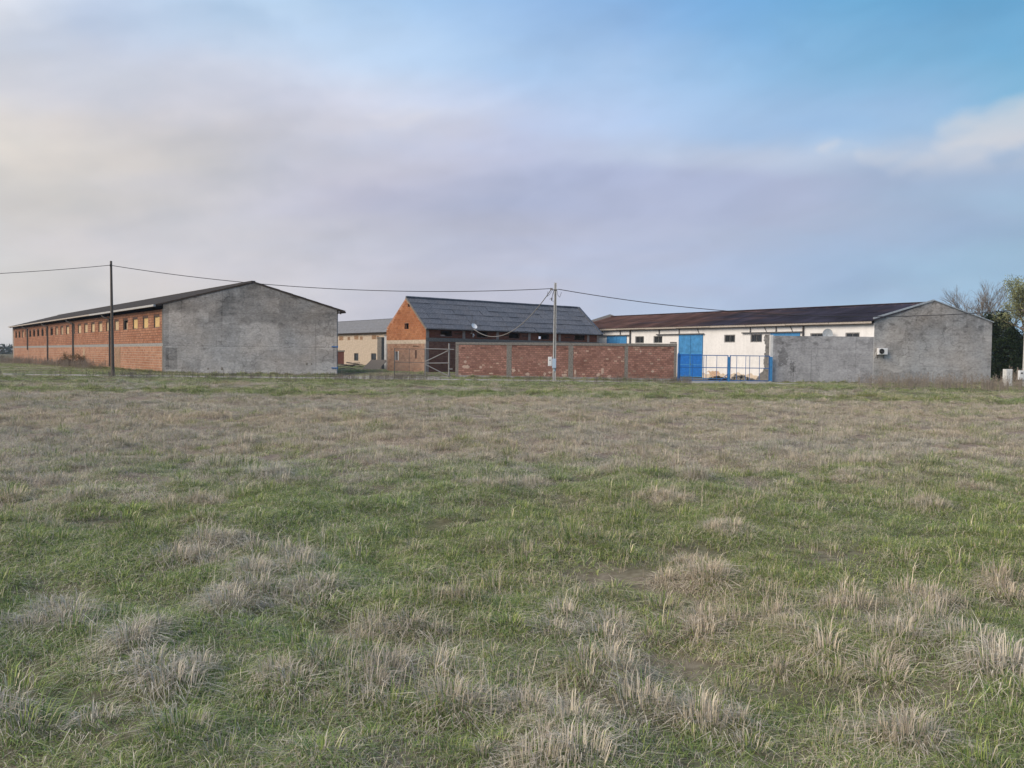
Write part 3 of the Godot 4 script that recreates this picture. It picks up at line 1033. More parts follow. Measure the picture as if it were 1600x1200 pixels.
# ---------------------------------------------------------------- brick outbuilding behind the yard wall
func build_brick_house() -> void:
	var y0 := 0.25
	var o := thing("brick_outbuilding", v3(M0, y0), "brick outbuilding with a steep orange gable and grey sheet roof", "building")
	var dep := 6.89
	var len := M0.distance_to(M1)
	var eave := 4.05
	var rise := 2.7
	# gable to the yard: local x from back to front corner
	var g := Node3D.new()
	g.name = "gable_wall"
	var mb := M0 + AWAY * dep
	g.position = v3(mb - M0)
	g.rotation.y = turn_of(mb, M0)
	o.add_child(g)
	var top := func(x: float) -> float: return eave + 0.08 + rise * (1.0 - absf(x - dep / 2) / (dep / 2))
	var holes := [[dep - 3.61, 3.96, dep - 2.91, 4.5], [dep - 3.1, 5.98, dep - 2.72, 6.26], [dep - 5.34, 1.06, dep - 4.6, 1.9], [dep - 1.78, 1.25, dep - 1.48, 2.02]]
	var b := MB.new()
	wall(b, dep, top, 0.25, holes, [dep / 2])
	obj("mortar_bed", b, M.mortar_orange, g)
	b = MB.new()
	courses(b, dep - 0.2, 0.0, 2.58, top, 0.38, 0.2, 0.02, 0.014, holes, brick_tone(Color(0.4, 0.24, 0.17), Color(0.52, 0.36, 0.27), 14.0), 0.2)
	stuff(obj("block_courses", b, M.brick, g))
	b = MB.new()
	courses(b, dep, 2.97, 7.0, top, 0.38, 0.2, 0.02, 0.016, holes, brick_tone(Color(0.42, 0.17, 0.085), Color(0.56, 0.27, 0.145), 15.0))
	stuff(obj("block_courses", b, M.brick, g))
	b = MB.new()
	b.box(Vector3(0, 2.602, -0.1), Vector3(dep, 2.95, 0.03))
	obj("concrete_band", b, M.cream, g)
	for x in [0.0, dep - 0.2]:
		b = MB.new()
		b.box(Vector3(x, -0.3, -0.1), Vector3(x + 0.2, 2.6, 0.02))
		obj("concrete_column", b, M.mortar_grey, g)
	b = MB.new()
	b.box(Vector3(dep - 5.3, 1.06, -0.15), Vector3(dep - 5.24, 1.9, 0.03))
	b.box(Vector3(dep - 4.76, 1.06, -0.15), Vector3(dep - 4.6, 1.92, 0.035))
	obj("window_frame", b, M.white_paint, g)
	b = MB.new()
	b.box(Vector3(dep - 2.1, 2.36, -0.05), Vector3(dep - 1.2, 2.42, 0.05))
	obj("lintel", b, M.rafter, g)
	# long side to the road
	var s := Node3D.new()
	s.name = "road_wall"
	s.rotation.y = turn_of(M0, M1)
	o.add_child(s)
	var op := []
	for w in [[1.5, 2.72], [5.45, 6.65], [9.13, 10.4], [12.75, 14.06], [17.41, 18.79]]:
		op.append([w[0], 3.32, w[1], 3.8])
	b = MB.new()
	wall(b, len, flat_top.bind(eave), 0.25, op, [])
	obj("mortar_bed", b, M.mortar_dark, s)
	b = MB.new()
	var cols := []
	for x in [0.0, 3.85, 7.65, 11.45, 15.28, 19.1, len - 0.3]:
		cols.append([x, -1.0, x + 0.3, 9.0])
	courses(b, len, 3.16, eave, flat_top.bind(9.0), 0.28, 0.115, 0.014, 0.012, op + cols, brick_tone(Color(0.19, 0.075, 0.055), Color(0.29, 0.125, 0.085), 16.0))
	stuff(obj("brick_courses", b, M.brick, s))
	b = MB.new()
	courses(b, len, 0.0, 2.8, flat_top.bind(9.0), 0.28, 0.14, 0.014, 0.012, cols, brick_tone(Color(0.2, 0.1, 0.08), Color(0.3, 0.17, 0.13), 17.0))
	stuff(obj("brick_courses", b, M.brick, s))
	b = MB.new()
	b.box(Vector3(0, 2.82, -0.1), Vector3(len, 3.14, 0.03))
	obj("concrete_band", b, M.concrete_dark, s)
	for c in cols:
		for y in [[-0.3, 2.82], [3.142, eave]]:
			b = MB.new()
			b.box(Vector3(c[0] + 0.004, y[0], -0.1), Vector3(c[0] + 0.296, y[1], 0.022))
			obj("concrete_column", b, M.mortar_grey, s)
	for x in [3.0, 8.35, 11.0 - 0.3, 16.1]:
		b = MB.new()
		b.box(Vector3(x, 3.52, -0.02), Vector3(x + 0.75, 3.6, 0.02))
		obj("vent_strip", b, M.rafter, s)
	# loose pieces in the openings
	b = MB.new()
	b.box(Vector3(1.5, 3.32, -0.2), Vector3(1.98, 3.44, -0.05))
	obj("loose_block", b, M.plaster_splash, s)
	# the other walls
	var e := Node3D.new()
	e.name = "back_wall"
	e.position = v3(M1 + AWAY * dep - M0)
	e.rotation.y = turn_of(M1, M0)
	o.add_child(e)
	b = MB.new()
	wall(b, len, flat_top.bind(eave), 0.25, [[2.0, 3.2, 3.4, 3.8]], [])
	obj("masonry", b, M.mortar_pale, e)
	e = Node3D.new()
	e.name = "far_gable_wall"
	e.position = v3(M1 - M0)
	e.rotation.y = turn_of(M1, M1 + AWAY)
	o.add_child(e)
	b = MB.new()
	wall(b, dep, top, 0.25, [], [dep / 2])
	obj("masonry", b, M.mortar_pale, e)
	# roof, sheet by sheet on the slope that shows
	var r := Node3D.new()
	r.name = "roof"
	r.rotation.y = turn_of(M0, M1)
	o.add_child(r)
	var up := Vector3(0, rise + 0.28, -(dep / 2 + 0.35))
	var sl := up.length()
	up = up.normalized()
	var nrm := Vector3.RIGHT.cross(up)
	var start := Vector3(-0.12, eave - 0.17, 0.35)
	var cn := 20
	var sw := (len + 0.1) / cn
	var rows := 6
	var mesh_v := []
	for k in 2:
		b = MB.new()
		b.corr(Vector3.ZERO, Vector3.RIGHT, Vector3.UP, sw - 0.004, sl / rows + 0.12, sw / 6.0, 0.026)
		mesh_v.append(b.mesh())
	for j in rows:
		for i in cn:
			var m := MeshInstance3D.new()
			m.name = "roof_sheet"
			m.mesh = mesh_v[(i + j) % 2]
			m.material_override = M.fibre[int(hash2(i, j) * 3.99)]
			var tilt := up - nrm * 0.035
			m.transform = Transform3D(Basis(Vector3.RIGHT, tilt.normalized(), Vector3.RIGHT.cross(tilt.normalized())), start + Vector3.RIGHT * (i * sw) + up * (j * sl / rows) + nrm * (0.05 + fb(i * 0.35, j * 0.6, 55.0) * 0.05 + rng.randf_range(-0.008, 0.014)))
			r.add_child(m, true)
	b = MB.new()
	var ub := Vector3(0, rise + 0.28, dep / 2 + 0.35).normalized()
	b.corr(Vector3(len - 0.02, eave - 0.17, -dep - 0.35), Vector3.LEFT, ub, len + 0.1, sl, 0.18, 0.026)
	obj("back_slope", b, M.fibre[0], r)
	for i in 11:
		b = MB.new()
		var xa := -0.15 + i * (len + 0.1) / 11.0
		var rp := Vector3(xa, eave + rise + 0.17 + fb(i * 0.6, 0.0, 56.0) * 0.06, -dep / 2)
		b.tube(rp, rp + Vector3((len + 0.1) / 11.0 + 0.06, 0, 0), 0.11, 0.1, 8)
		obj("ridge_cap", b, M.fibre[i % 4], r)
	b = MB.new()
	b.box(Vector3(-0.1, eave - 0.2, 0.28), Vector3(len, eave - 0.06, 0.33))
	obj("eave_board", b, M.rafter, r)
	for i in 20:
		b = MB.new()
		b.box(Vector3(0.4 + i * 1.05, eave - 0.12, 0.002), Vector3(0.5 + i * 1.05, eave - 0.02, 0.278))
		obj("rafter", b, M.rafter, r)
	b = MB.new()
	b.bar(start + Vector3(-0.05, -0.02, 0), start + up * sl + Vector3(-0.05, -0.02, 0), 0.1, 0.14)
	obj("verge_board", b, M.wood_grey, r)
	b = MB.new()
	b.bar(start + Vector3(len + 0.2, 0.06, 0.02), start + up * sl + Vector3(len + 0.2, 0.06, 0), 0.3, 0.2)
	obj("verge_parapet", b, M.fibre[2], r)

# ---------------------------------------------------------------- white barn on the right
func build_white_barn() -> void:
	var len := 35.5
	var o := thing("white_barn", v3(G0), "white plastered barn with a rusty brown roof and grey gable", "barn")
	var gw := G0.distance_to(G1)
	var g := Node3D.new()
	g.name = "gable_wall"
	g.rotation.y = turn_of(G0, G1)
	o.add_child(g)
	var top := func(x: float) -> float: return lerpf(5.14, 6.62, x / 4.85) if x < 4.85 else lerpf(6.62, 4.98, (x - 4.85) / (gw - 4.85))
	var b := MB.new()
	b.us = 1.0 / gw; b.vs = 1.0 / 6.7
	wall(b, gw, top, 0.3, [], [4.85])
	obj("rendered_face", b, M.right_gable, g)
	for k in 2:
		b = MB.new()
		if k == 0:
			b.bar(Vector3(-0.1, 5.15, 0.03), Vector3(4.85, 6.66, 0.03), 0.13, 0.1)
		else:
			b.bar(Vector3(4.85, 6.66, 0.03), Vector3(gw + 0.1, 4.99, 0.03), 0.07, 0.1)
		obj("verge_trim", b, M.trim, g)
	# long white wall: local x from the far end to the gable
	var far := G0 + AWAY * len
	var s := Node3D.new()
	s.name = "side_wall"
	s.position = v3(far - G0)
	s.rotation.y = turn_of(far, G0)
	o.add_child(s)
	var wins := [[1.19, 2.39], [4.3, 5.5], [10.15, 11.36], [12.99, 14.19], [21.59, 22.75], [24.02, 25.23]]
	var doors := [[6.43, 9.3], [16.59, 19.49], [26.38, 29.25]]
	var holes := []
	for w in wins:
		holes.append([len - w[1], 3.33, len - w[0], 4.05])
	for d in doors:
		holes.append([len - d[1], -0.3, len - d[0], 4.05])
	b = MB.new()
	b.us = 1.0 / len; b.vs = 1.0 / 4.9
	wall(b, len, flat_top.bind(4.78), 0.3, holes, [])
	obj("plaster_face", b, M.white_wall, s)
	for i in wins.size():
		var h: Array = holes[i]
		b = MB.new()
		for e in [[h[0], h[1], h[0] + 0.08, h[3]], [h[2] - 0.08, h[1], h[2], h[3]], [h[0] + 0.08, h[3] - 0.08, h[2] - 0.08, h[3]], [h[0] + 0.08, h[1], h[2] - 0.08, h[1] + 0.08], [(h[0] + h[2]) / 2 - 0.03, h[1] + 0.08, (h[0] + h[2]) / 2 + 0.03, h[3] - 0.08]]:
			b.box(Vector3(e[0], e[1], -0.14), Vector3(e[2], e[3], -0.04))
		var w := obj("window", b, M.concrete, s)
		b = MB.new()
		b.box(Vector3(h[0] + 0.081, h[1] + 0.081, -0.12), Vector3(h[2] - 0.081, h[3] - 0.081, -0.1))
		obj("pane", b, M.glass, w)
		for k in 5:
			b = MB.new()
			var x: float = lerpf(h[0], h[2], (k + 1) / 6.0)
			b.tube(Vector3(x, h[1], -0.02), Vector3(x, h[3], -0.02), 0.012, 0.012, 5)
			obj("bar", b, M.frame_dark, w)
	for i in doors.size():
		var h: Array = holes[wins.size() + i]
		var d := Node3D.new()
		d.name = "double_door" if i == 0 else "double_door_%03d" % i
		s.add_child(d)
		var mid: float = (h[0] + h[2]) / 2
		for k in 2:
			var xa: float = h[0] + 0.01 if k == 0 else mid + 0.015
			var xe: float = mid - 0.015 if k == 0 else h[2] - 0.01
			b = MB.new()
			b.cbox(Vector3(xa, 0.06, 0.01), Vector3(xe, 4.12, 0.05), 0.008)
			var leaf := obj("door_leaf", b, M.blue, d)
			b = MB.new()
			for y in [0.06, 1.2, 2.5, 4.0]:
				b.box(Vector3(xa + 0.052, y, 0.0507), Vector3(xe - 0.052, y + 0.06, 0.068))
			for x in [xa, xe - 0.05]:
				b.box(Vector3(x, 0.06, 0.0505), Vector3(x + 0.05, 4.12, 0.07))
			obj("door_frame", b, M.blue, leaf)
			b = MB.new()
			b.cbox(Vector3(xa + 0.05, 0.1, 0.0505), Vector3(xe - 0.05, 2.25, 0.062), 0.004)
			obj("lower_panel", b, M.blue_deep, leaf)
		b = MB.new()
		b.tube(Vector3(mid + 0.12, 1.15, 0.09), Vector3(mid + 0.12, 1.4, 0.09), 0.02, 0.02, 6)
		obj("handle", b, M.frame_dark, d)
	# rails the doors run on
	for e in [[6.2, 12.2], [16.4, 22.3], [25.9, 30.6]]:
		b = MB.new()
		b.box(Vector3(len - e[1], 4.13, 0.09), Vector3(len - e[0], 4.23, 0.17))
		obj("door_rail", b, M.frame_dark, s)
	# eave fascia in separate weathered boards, and posts below it
	for k in 9:
		b = MB.new()
		var a := k * 3.98
		b.cbox(Vector3(a, 4.74 + rng.randf_range(-0.02, 0.02), 0.34), Vector3(minf(a + 3.95, len - 0.05), 4.92, 0.37), 0.006)
		obj("fascia_board", b, M.fascia, s)
	b = MB.new()
	b.box(Vector3(0, 4.69, 0.0), Vector3(len - 0.05, 4.78, 0.33))
	obj("soffit", b, M.wood_dark, s)
	for k in [6.1, 8.72, 11.34, 19.43, 21.96, 25.85, 27.28, 29.89]:
		b = MB.new()
		var wd := 0.11 if k in [6.1, 25.85] else 0.06
		b.box(Vector3(len - k - wd / 2, 4.16 if wd < 0.1 else 0.4, 0.06), Vector3(len - k + wd / 2, 4.69, 0.06 + wd))
		obj("downpipe" if wd > 0.1 else "rail_hanger", b, M.pipe_dark, s)
	for k in [7.2, 9.75, 17.1]:
		b = MB.new()
		b.bar(Vector3(len - k - 0.16, 4.69, 0.08), Vector3(len - k + 0.1, 4.2, 0.1), 0.04, 0.04)
		obj("rail_stay", b, M.pipe_dark, s)
	# remaining walls
	var e2 := Node3D.new()
	e2.name = "outer_side_wall"
	e2.position = v3(G1 - G0 + AWAY * 0.5)
	e2.rotation.y = turn_of(G1, G1 + AWAY)
	o.add_child(e2)
	b = MB.new()
	wall(b, len - 0.5, flat_top.bind(4.75), 0.3, [], [])
	obj("masonry", b, M.concrete, e2)
	e2 = Node3D.new()
	e2.name = "far_gable_wall"
	e2.position = v3(G1 + AWAY * len - G0)
	e2.rotation.y = turn_of(G1, G0)
	o.add_child(e2)
	b = MB.new()
	wall(b, gw, func(x): return top.call(gw - x) + 0.08, 0.3, [], [gw - 4.85])
	obj("masonry", b, M.concrete, e2)
	# roof
	var r := Node3D.new()
	r.name = "roof"
	o.add_child(r)
	var gx := v3((G1 - G0).normalized())
	var back := v3(AWAY)
	var ridge := gx * 4.85 + Vector3(0, 6.5, 0)
	# the eave stands out square from the long wall
	var out := Vector3(back.z, 0, -back.x)
	if out.x > 0:
		out = -out
	var el := out * 0.42 + Vector3(0, 4.9, 0)
	var er := gx * (gw + 0.3) + Vector3(0, 4.82, 0)
	var ul := ridge - el
	b = MB.new()
	# sheets are laid with the ridge line, so the pitch direction is taken square to it
	var along := -back
	var across := ul - along * ul.dot(along)
	var skew := ul.dot(along)
	corr_uv(b, el + back * (len - 0.05), along, across, len - 0.1, skew, 2, 0.25, 0.022)
	stuff(obj("rusty_sheets", b, M.rust, r))
	var ur := ridge - er
	b = MB.new()
	var across2 := ur - back * ur.dot(back)
	corr_uv(b, er, back, across2, len - 0.05, ur.dot(back), 2, 0.25, 0.022)
	stuff(obj("rusty_sheets", b, M.rust, r))
	for k in 18:
		b = MB.new()
		var p := ridge + Vector3(0, 0.03, 0) + back * (0.3 + k * 1.95)
		b.bar(p, p + back * 1.93, 0.06, 0.3)
		obj("ridge_cap", b, M.rust if k % 3 else M.fibre_dark, r)
	for k in 2:
		b = MB.new()
		var f := back * len + Vector3(0, 0.1, 0)
		if k == 0:
			b.bar(el + f, ridge + f + Vector3(0, 0.1, 0), 0.12, 0.3)
		else:
			b.bar(er + f, ridge + f + Vector3(0, 0.1, 0), 0.12, 0.3)
		obj("far_verge", b, M.fibre_light, r)

# corrugated slope whose ends are cut at a slant; uv covers the whole slope
func corr_uv(b: MB, o: Vector3, ux: Vector3, across: Vector3, w: float, skew: float, rows: int, pitch: float, amp: float) -> void:
	var up := ux.cross(across.normalized()).normalized()
	var cnt := int(w / pitch * 4.0)
	for rw in rows:
		var f0 := float(rw) / rows
		var f1 := float(rw + 1) / rows
		for k in cnt:
			var q := []
			var ns := []
			var ts := []
			for e in [[k, f0], [k + 1, f0], [k + 1, f1], [k, f1]]:
				var x: float = w * e[0] / cnt
				var a := TAU * x / pitch
				q.append(o + ux * (x + skew * e[1]) + across * e[1] + up * (sin(a) * amp + (0.02 if e[1] == f0 else 0.0) + fb(x * 0.13, e[1], 57.0) * 0.09))
				ns.append((up - ux * cos(a) * amp * TAU / pitch).normalized())
				ts.append(Vector2(x / w, 1.0 - e[1]))
			var at := b.t.size()
			b.squad(q[0], q[1], q[2], q[3], ns[0], ns[1], ns[2], ns[3])
			var order := [0, 2, 1, 0, 3, 2]
			for j in 6:
				b.t[at + j] = ts[order[j]]

# ---------------------------------------------------------------- walls and gates
func build_yard_walls() -> void:
	var len := Y0.distance_to(Y1)
	var o := thing("brick_yard_wall", v3(Y0), "weathered red brick yard wall with grey concrete posts and coping", "wall", "", turn_of(Y0, Y1))
	var b := MB.new()
	wall(b, len, flat_top.bind(2.72), 0.22, [], [])
	obj("mortar_bed", b, M.mortar_red, o)
	var cols := [[0.0, -1.0, 0.28, 9.0], [4.39, -1.0, 4.82, 9.0], [9.53, -1.0, 9.93, 9.0], [14.05, -1.0, 14.33, 9.0], [len - 0.22, -1.0, len, 9.0]]
	var tone := func(x: float, y: float) -> Color:
		var t := clampf(rng.randf() * 0.55 + fb(x * 0.35, y * 0.9, 91.0) * 1.0 + 0.25, 0.0, 1.0)
		var c := Color(0.29, 0.155, 0.13).lerp(Color(0.45, 0.265, 0.225), t)
		if y > 2.3 and rng.randf() < 0.35:
			c = c * 0.7
		if rng.randf() < 0.04:
			c = Color(0.5, 0.36, 0.3)
		return c * rng.randf_range(0.78, 1.25)
	b = MB.new()
	courses(b, len, 0.2, 2.71, flat_top.bind(9.0), 0.27, 0.157, 0.032, 0.016, cols, tone)
	stuff(obj("brick_courses", b, M.brick, o))
	for c in cols:
		b = MB.new()
		b.box(Vector3(c[0] + 0.004, -0.2, -0.26), Vector3(c[2] - 0.004, 2.72, 0.02))
		obj("concrete_post", b, M.concrete_dark, o)
	b = MB.new()
	b.box(Vector3(0.29, -0.3, -0.1), Vector3(len - 0.23, 0.19, 0.03))
	obj("plinth", b, M.concrete, o)
	for e in [[0.0, 4.6], [4.604, 9.7], [9.704, 14.2], [14.204, len]]:
		b = MB.new()
		var d := rng.randf_range(-0.01, 0.01)
		b.cbox(Vector3(e[0], 2.722, -0.28), Vector3(e[1], 2.94 + d, 0.05), 0.015)
		obj("coping", b, M.concrete_dark, o)
	b = MB.new()
	b.box(Vector3(len - 0.55, 2.96, -0.26), Vector3(len - 0.02, 3.08, 0.03))
	obj("end_block", b, M.concrete_dark, o)
	# splashes of plaster left on the bricks
	for p in [[0.95, 0.9, 0.3, 0.16], [0.85, 1.3, 0.12, 0.14], [2.2, 0.85, 0.12, 0.14], [3.1, 0.36, 0.18, 0.09], [5.0, 0.65, 0.17, 0.16], [5.45, 0.64, 0.06, 0.14], [6.2, 0.36, 0.2, 0.14], [7.6, 0.38, 0.12, 0.2], [8.05, 0.52, 0.16, 0.1], [9.2, 0.3, 0.22, 0.16], [10.1, 0.6, 0.1, 0.3], [12.3, 0.72, 0.13, 0.3], [12.0, 0.38, 0.15, 0.2], [12.85, 0.28, 0.2, 0.1], [16.3, 0.75, 0.13, 0.09], [15.3, 2.3, 0.1, 0.1]]:
		b = MB.new()
		var pts := []
		var cnt := 11
		for k in cnt:
			var a := TAU * k / cnt
			var rr := rng.randf_range(0.6, 1.2)
			pts.append(Vector3(p[0] + cos(a) * p[2] * rr, p[1] + sin(a) * p[3] * rr, 0.026))
		for k in cnt:
			var q: Vector3 = pts[k]
			var w: Vector3 = pts[(k + 1) % cnt]
			b.tri(Vector3(p[0], p[1], 0.034), q, w)
			b.quad(q - Vector3(0, 0, 0.03), w - Vector3(0, 0, 0.03), w, q)
		obj("plaster_splash", b, M.plaster_splash, o)
	# rendered wall beside the white barn
	len = W0.distance_to(G0) - 0.02
	o = thing("rendered_yard_wall", v3(W0), "grey rendered yard wall between the blue gate and grey gable", "wall", "", turn_of(W0, G0))
	b = MB.new()
	b.us = 1.0 / len; b.vs = 1.0 / 3.75
	wall(b, len, func(x): return 3.68 + fb(x * 0.7, 0.0, 95.0) * 0.03, 0.25, [], [1, 2, 3, 4, 5, 6, 7])
	obj("rendered_face", b, M.right_yard, o)
	b = MB.new()
	b.box(Vector3(-0.22, -0.2, -0.24), Vector3(-0.004, 3.74, 0.01))
	obj("end_post", b, M.white_paint, o)

func build_gates() -> void:
	# blue tubular gate, two leaves
	var p := Vector2(13.05, -62.72)
	var q := Vector2(20.3, -63.02)
	var o := thing("blue_gate", v3(p), "low blue tubular steel gate with two open-barred leaves", "gate", "", turn_of(p, q))
	var len := p.distance_to(q)
	var mid := 3.95
	var b := MB.new()
	b.box(Vector3(-0.1, -0.1, -0.07), Vector3(0.04, 2.15, 0.07))
	b.tube(Vector3(-0.03, 2.0, 0.07), Vector3(-0.03, 2.25, 0.07), 0.1, 0.05, 8)
	obj("gate_post", b, M.blue_dark, o)
	b = MB.new()
	b.box(Vector3(len - 0.02, 0.1, -0.12), Vector3(len + 0.16, 2.0, 0.1))
	obj("gate_post", b, M.blue, o)
	for k in 2:
		var a := 0.08 if k == 0 else mid + 0.12
		var e := mid - 0.06 if k == 0 else len - 0.06
		b = MB.new()
		for y in [0.1, 1.1, 2.06]:
			b.bar(Vector3(a, y, 0), Vector3(e, y, 0), 0.06, 0.05)
		for x in [a, e]:
			b.bar(Vector3(x, 0.06, 0), Vector3(x, 2.09, 0), 0.07, 0.055)
		var leaf := obj("gate_leaf", b, M.blue_dark, o)
		for t in ([0.27, 0.5, 0.55, 0.77] if k == 0 else [0.17, 0.4, 0.5, 0.75]):
			b = MB.new()
			var x := lerpf(a, e, t)
			b.bar(Vector3(x, 0.11, -0.012), Vector3(x, 2.05, -0.012), 0.035, 0.03)
			obj("upright", b, M.blue_dark, leaf)
	b = MB.new()
	b.box(Vector3(mid - 0.05, 0.02, 0.035), Vector3(mid + 0.09, 1.95, 0.07))
	obj("meeting_plate", b, M.blue, o)
	b = MB.new()
	b.bar(Vector3(mid - 0.02, 0.65, 0.05), Vector3(mid - 0.75, 0.02, 0.1), 0.05, 0.05)
	obj("prop", b, M.blue_dark, o)
	b = MB.new()
	b.bar(Vector3(0.1, 0.25, 0.02), Vector3(mid - 0.1, 0.25, 0.02), 0.035, 0.03)
	obj("lower_rail", b, M.blue, o)
	# grey tubular gate with diagonal braces and a wire-mesh wing
	p = Vector2(-9.9, -67.3)
	q = Vector2(-4.85, -67.0)
	o = thing("grey_gate", v3(p, 0.02), "grey steel tube gate with diagonal braces before the brick gable", "gate", "", turn_of(p, q))
	len = p.distance_to(q)
	b = MB.new()
	b.tube(Vector3(len - 0.45, -0.1, 0), Vector3(len - 0.45, 2.8, 0), 0.075, 0.075, 8)
	obj("gate_post", b, M.steel, o)
	b = MB.new()
	b.tube(Vector3(0, -0.1, 0), Vector3(0, 2.35, 0), 0.035, 0.035, 8)
	obj("gate_post", b, M.frame_dark, o)
	b = MB.new()
	for e in [[Vector3(2.62, 2.33, 0.05), Vector3(len, 2.3, 0.05)], [Vector3(2.62, 1.12, 0.05), Vector3(len - 0.4, 1.16, 0.05)], [Vector3(2.62, 1.25, 0.09), Vector3(len - 0.5, 2.2, 0.09)], [Vector3(2.62, 1.02, 0.09), Vector3(len - 0.5, 0.08, 0.09)], [Vector3(2.62, 0.1, 0.05), Vector3(2.62, 2.36, 0.05)], [Vector3(len - 0.12, 0.65, 0.05), Vector3(len - 0.5, 0.65, 0.05)]]:
		b.tube(e[0], e[1], 0.042, 0.042, 8)
	obj("gate_leaf", b, M.steel, o)
	b = MB.new()
	for y in [0.1, 1.18, 2.3]:
		b.tube(Vector3(0.03, y, 0.03), Vector3(2.56, y, 0.03), 0.022, 0.022, 6)
	for x in [1.25, 2.56]:
		b.tube(Vector3(x, 0.1, 0.03), Vector3(x, 2.3, 0.03), 0.022, 0.022, 6)
	var wing := obj("mesh_wing", b, M.frame_dark, o)
	b = MB.new()
	for k in 26:
		var x := 0.06 + k * 0.1
		if x < 2.55:
			b.bar(Vector3(x, 0.1, 0.03), Vector3(x, 2.3, 0.03), 0.005, 0.005)
	for k in 22:
		b.bar(Vector3(0.03, 0.12 + k * 0.1, 0.036), Vector3(2.55, 0.12 + k * 0.1, 0.036), 0.005, 0.005)
	stuff(obj("wire_mesh", b, M.steel, wing))

# ---------------------------------------------------------------- poles, cables, fittings
func sag(a: Vector3, e: Vector3, s: float, n := 28) -> Array:
	var out := []
	for i in n + 1:
		var t := float(i) / n
		out.append(a.lerp(e, t) - Vector3(0, 4.0 * s * t * (1.0 - t), 0))
	return out

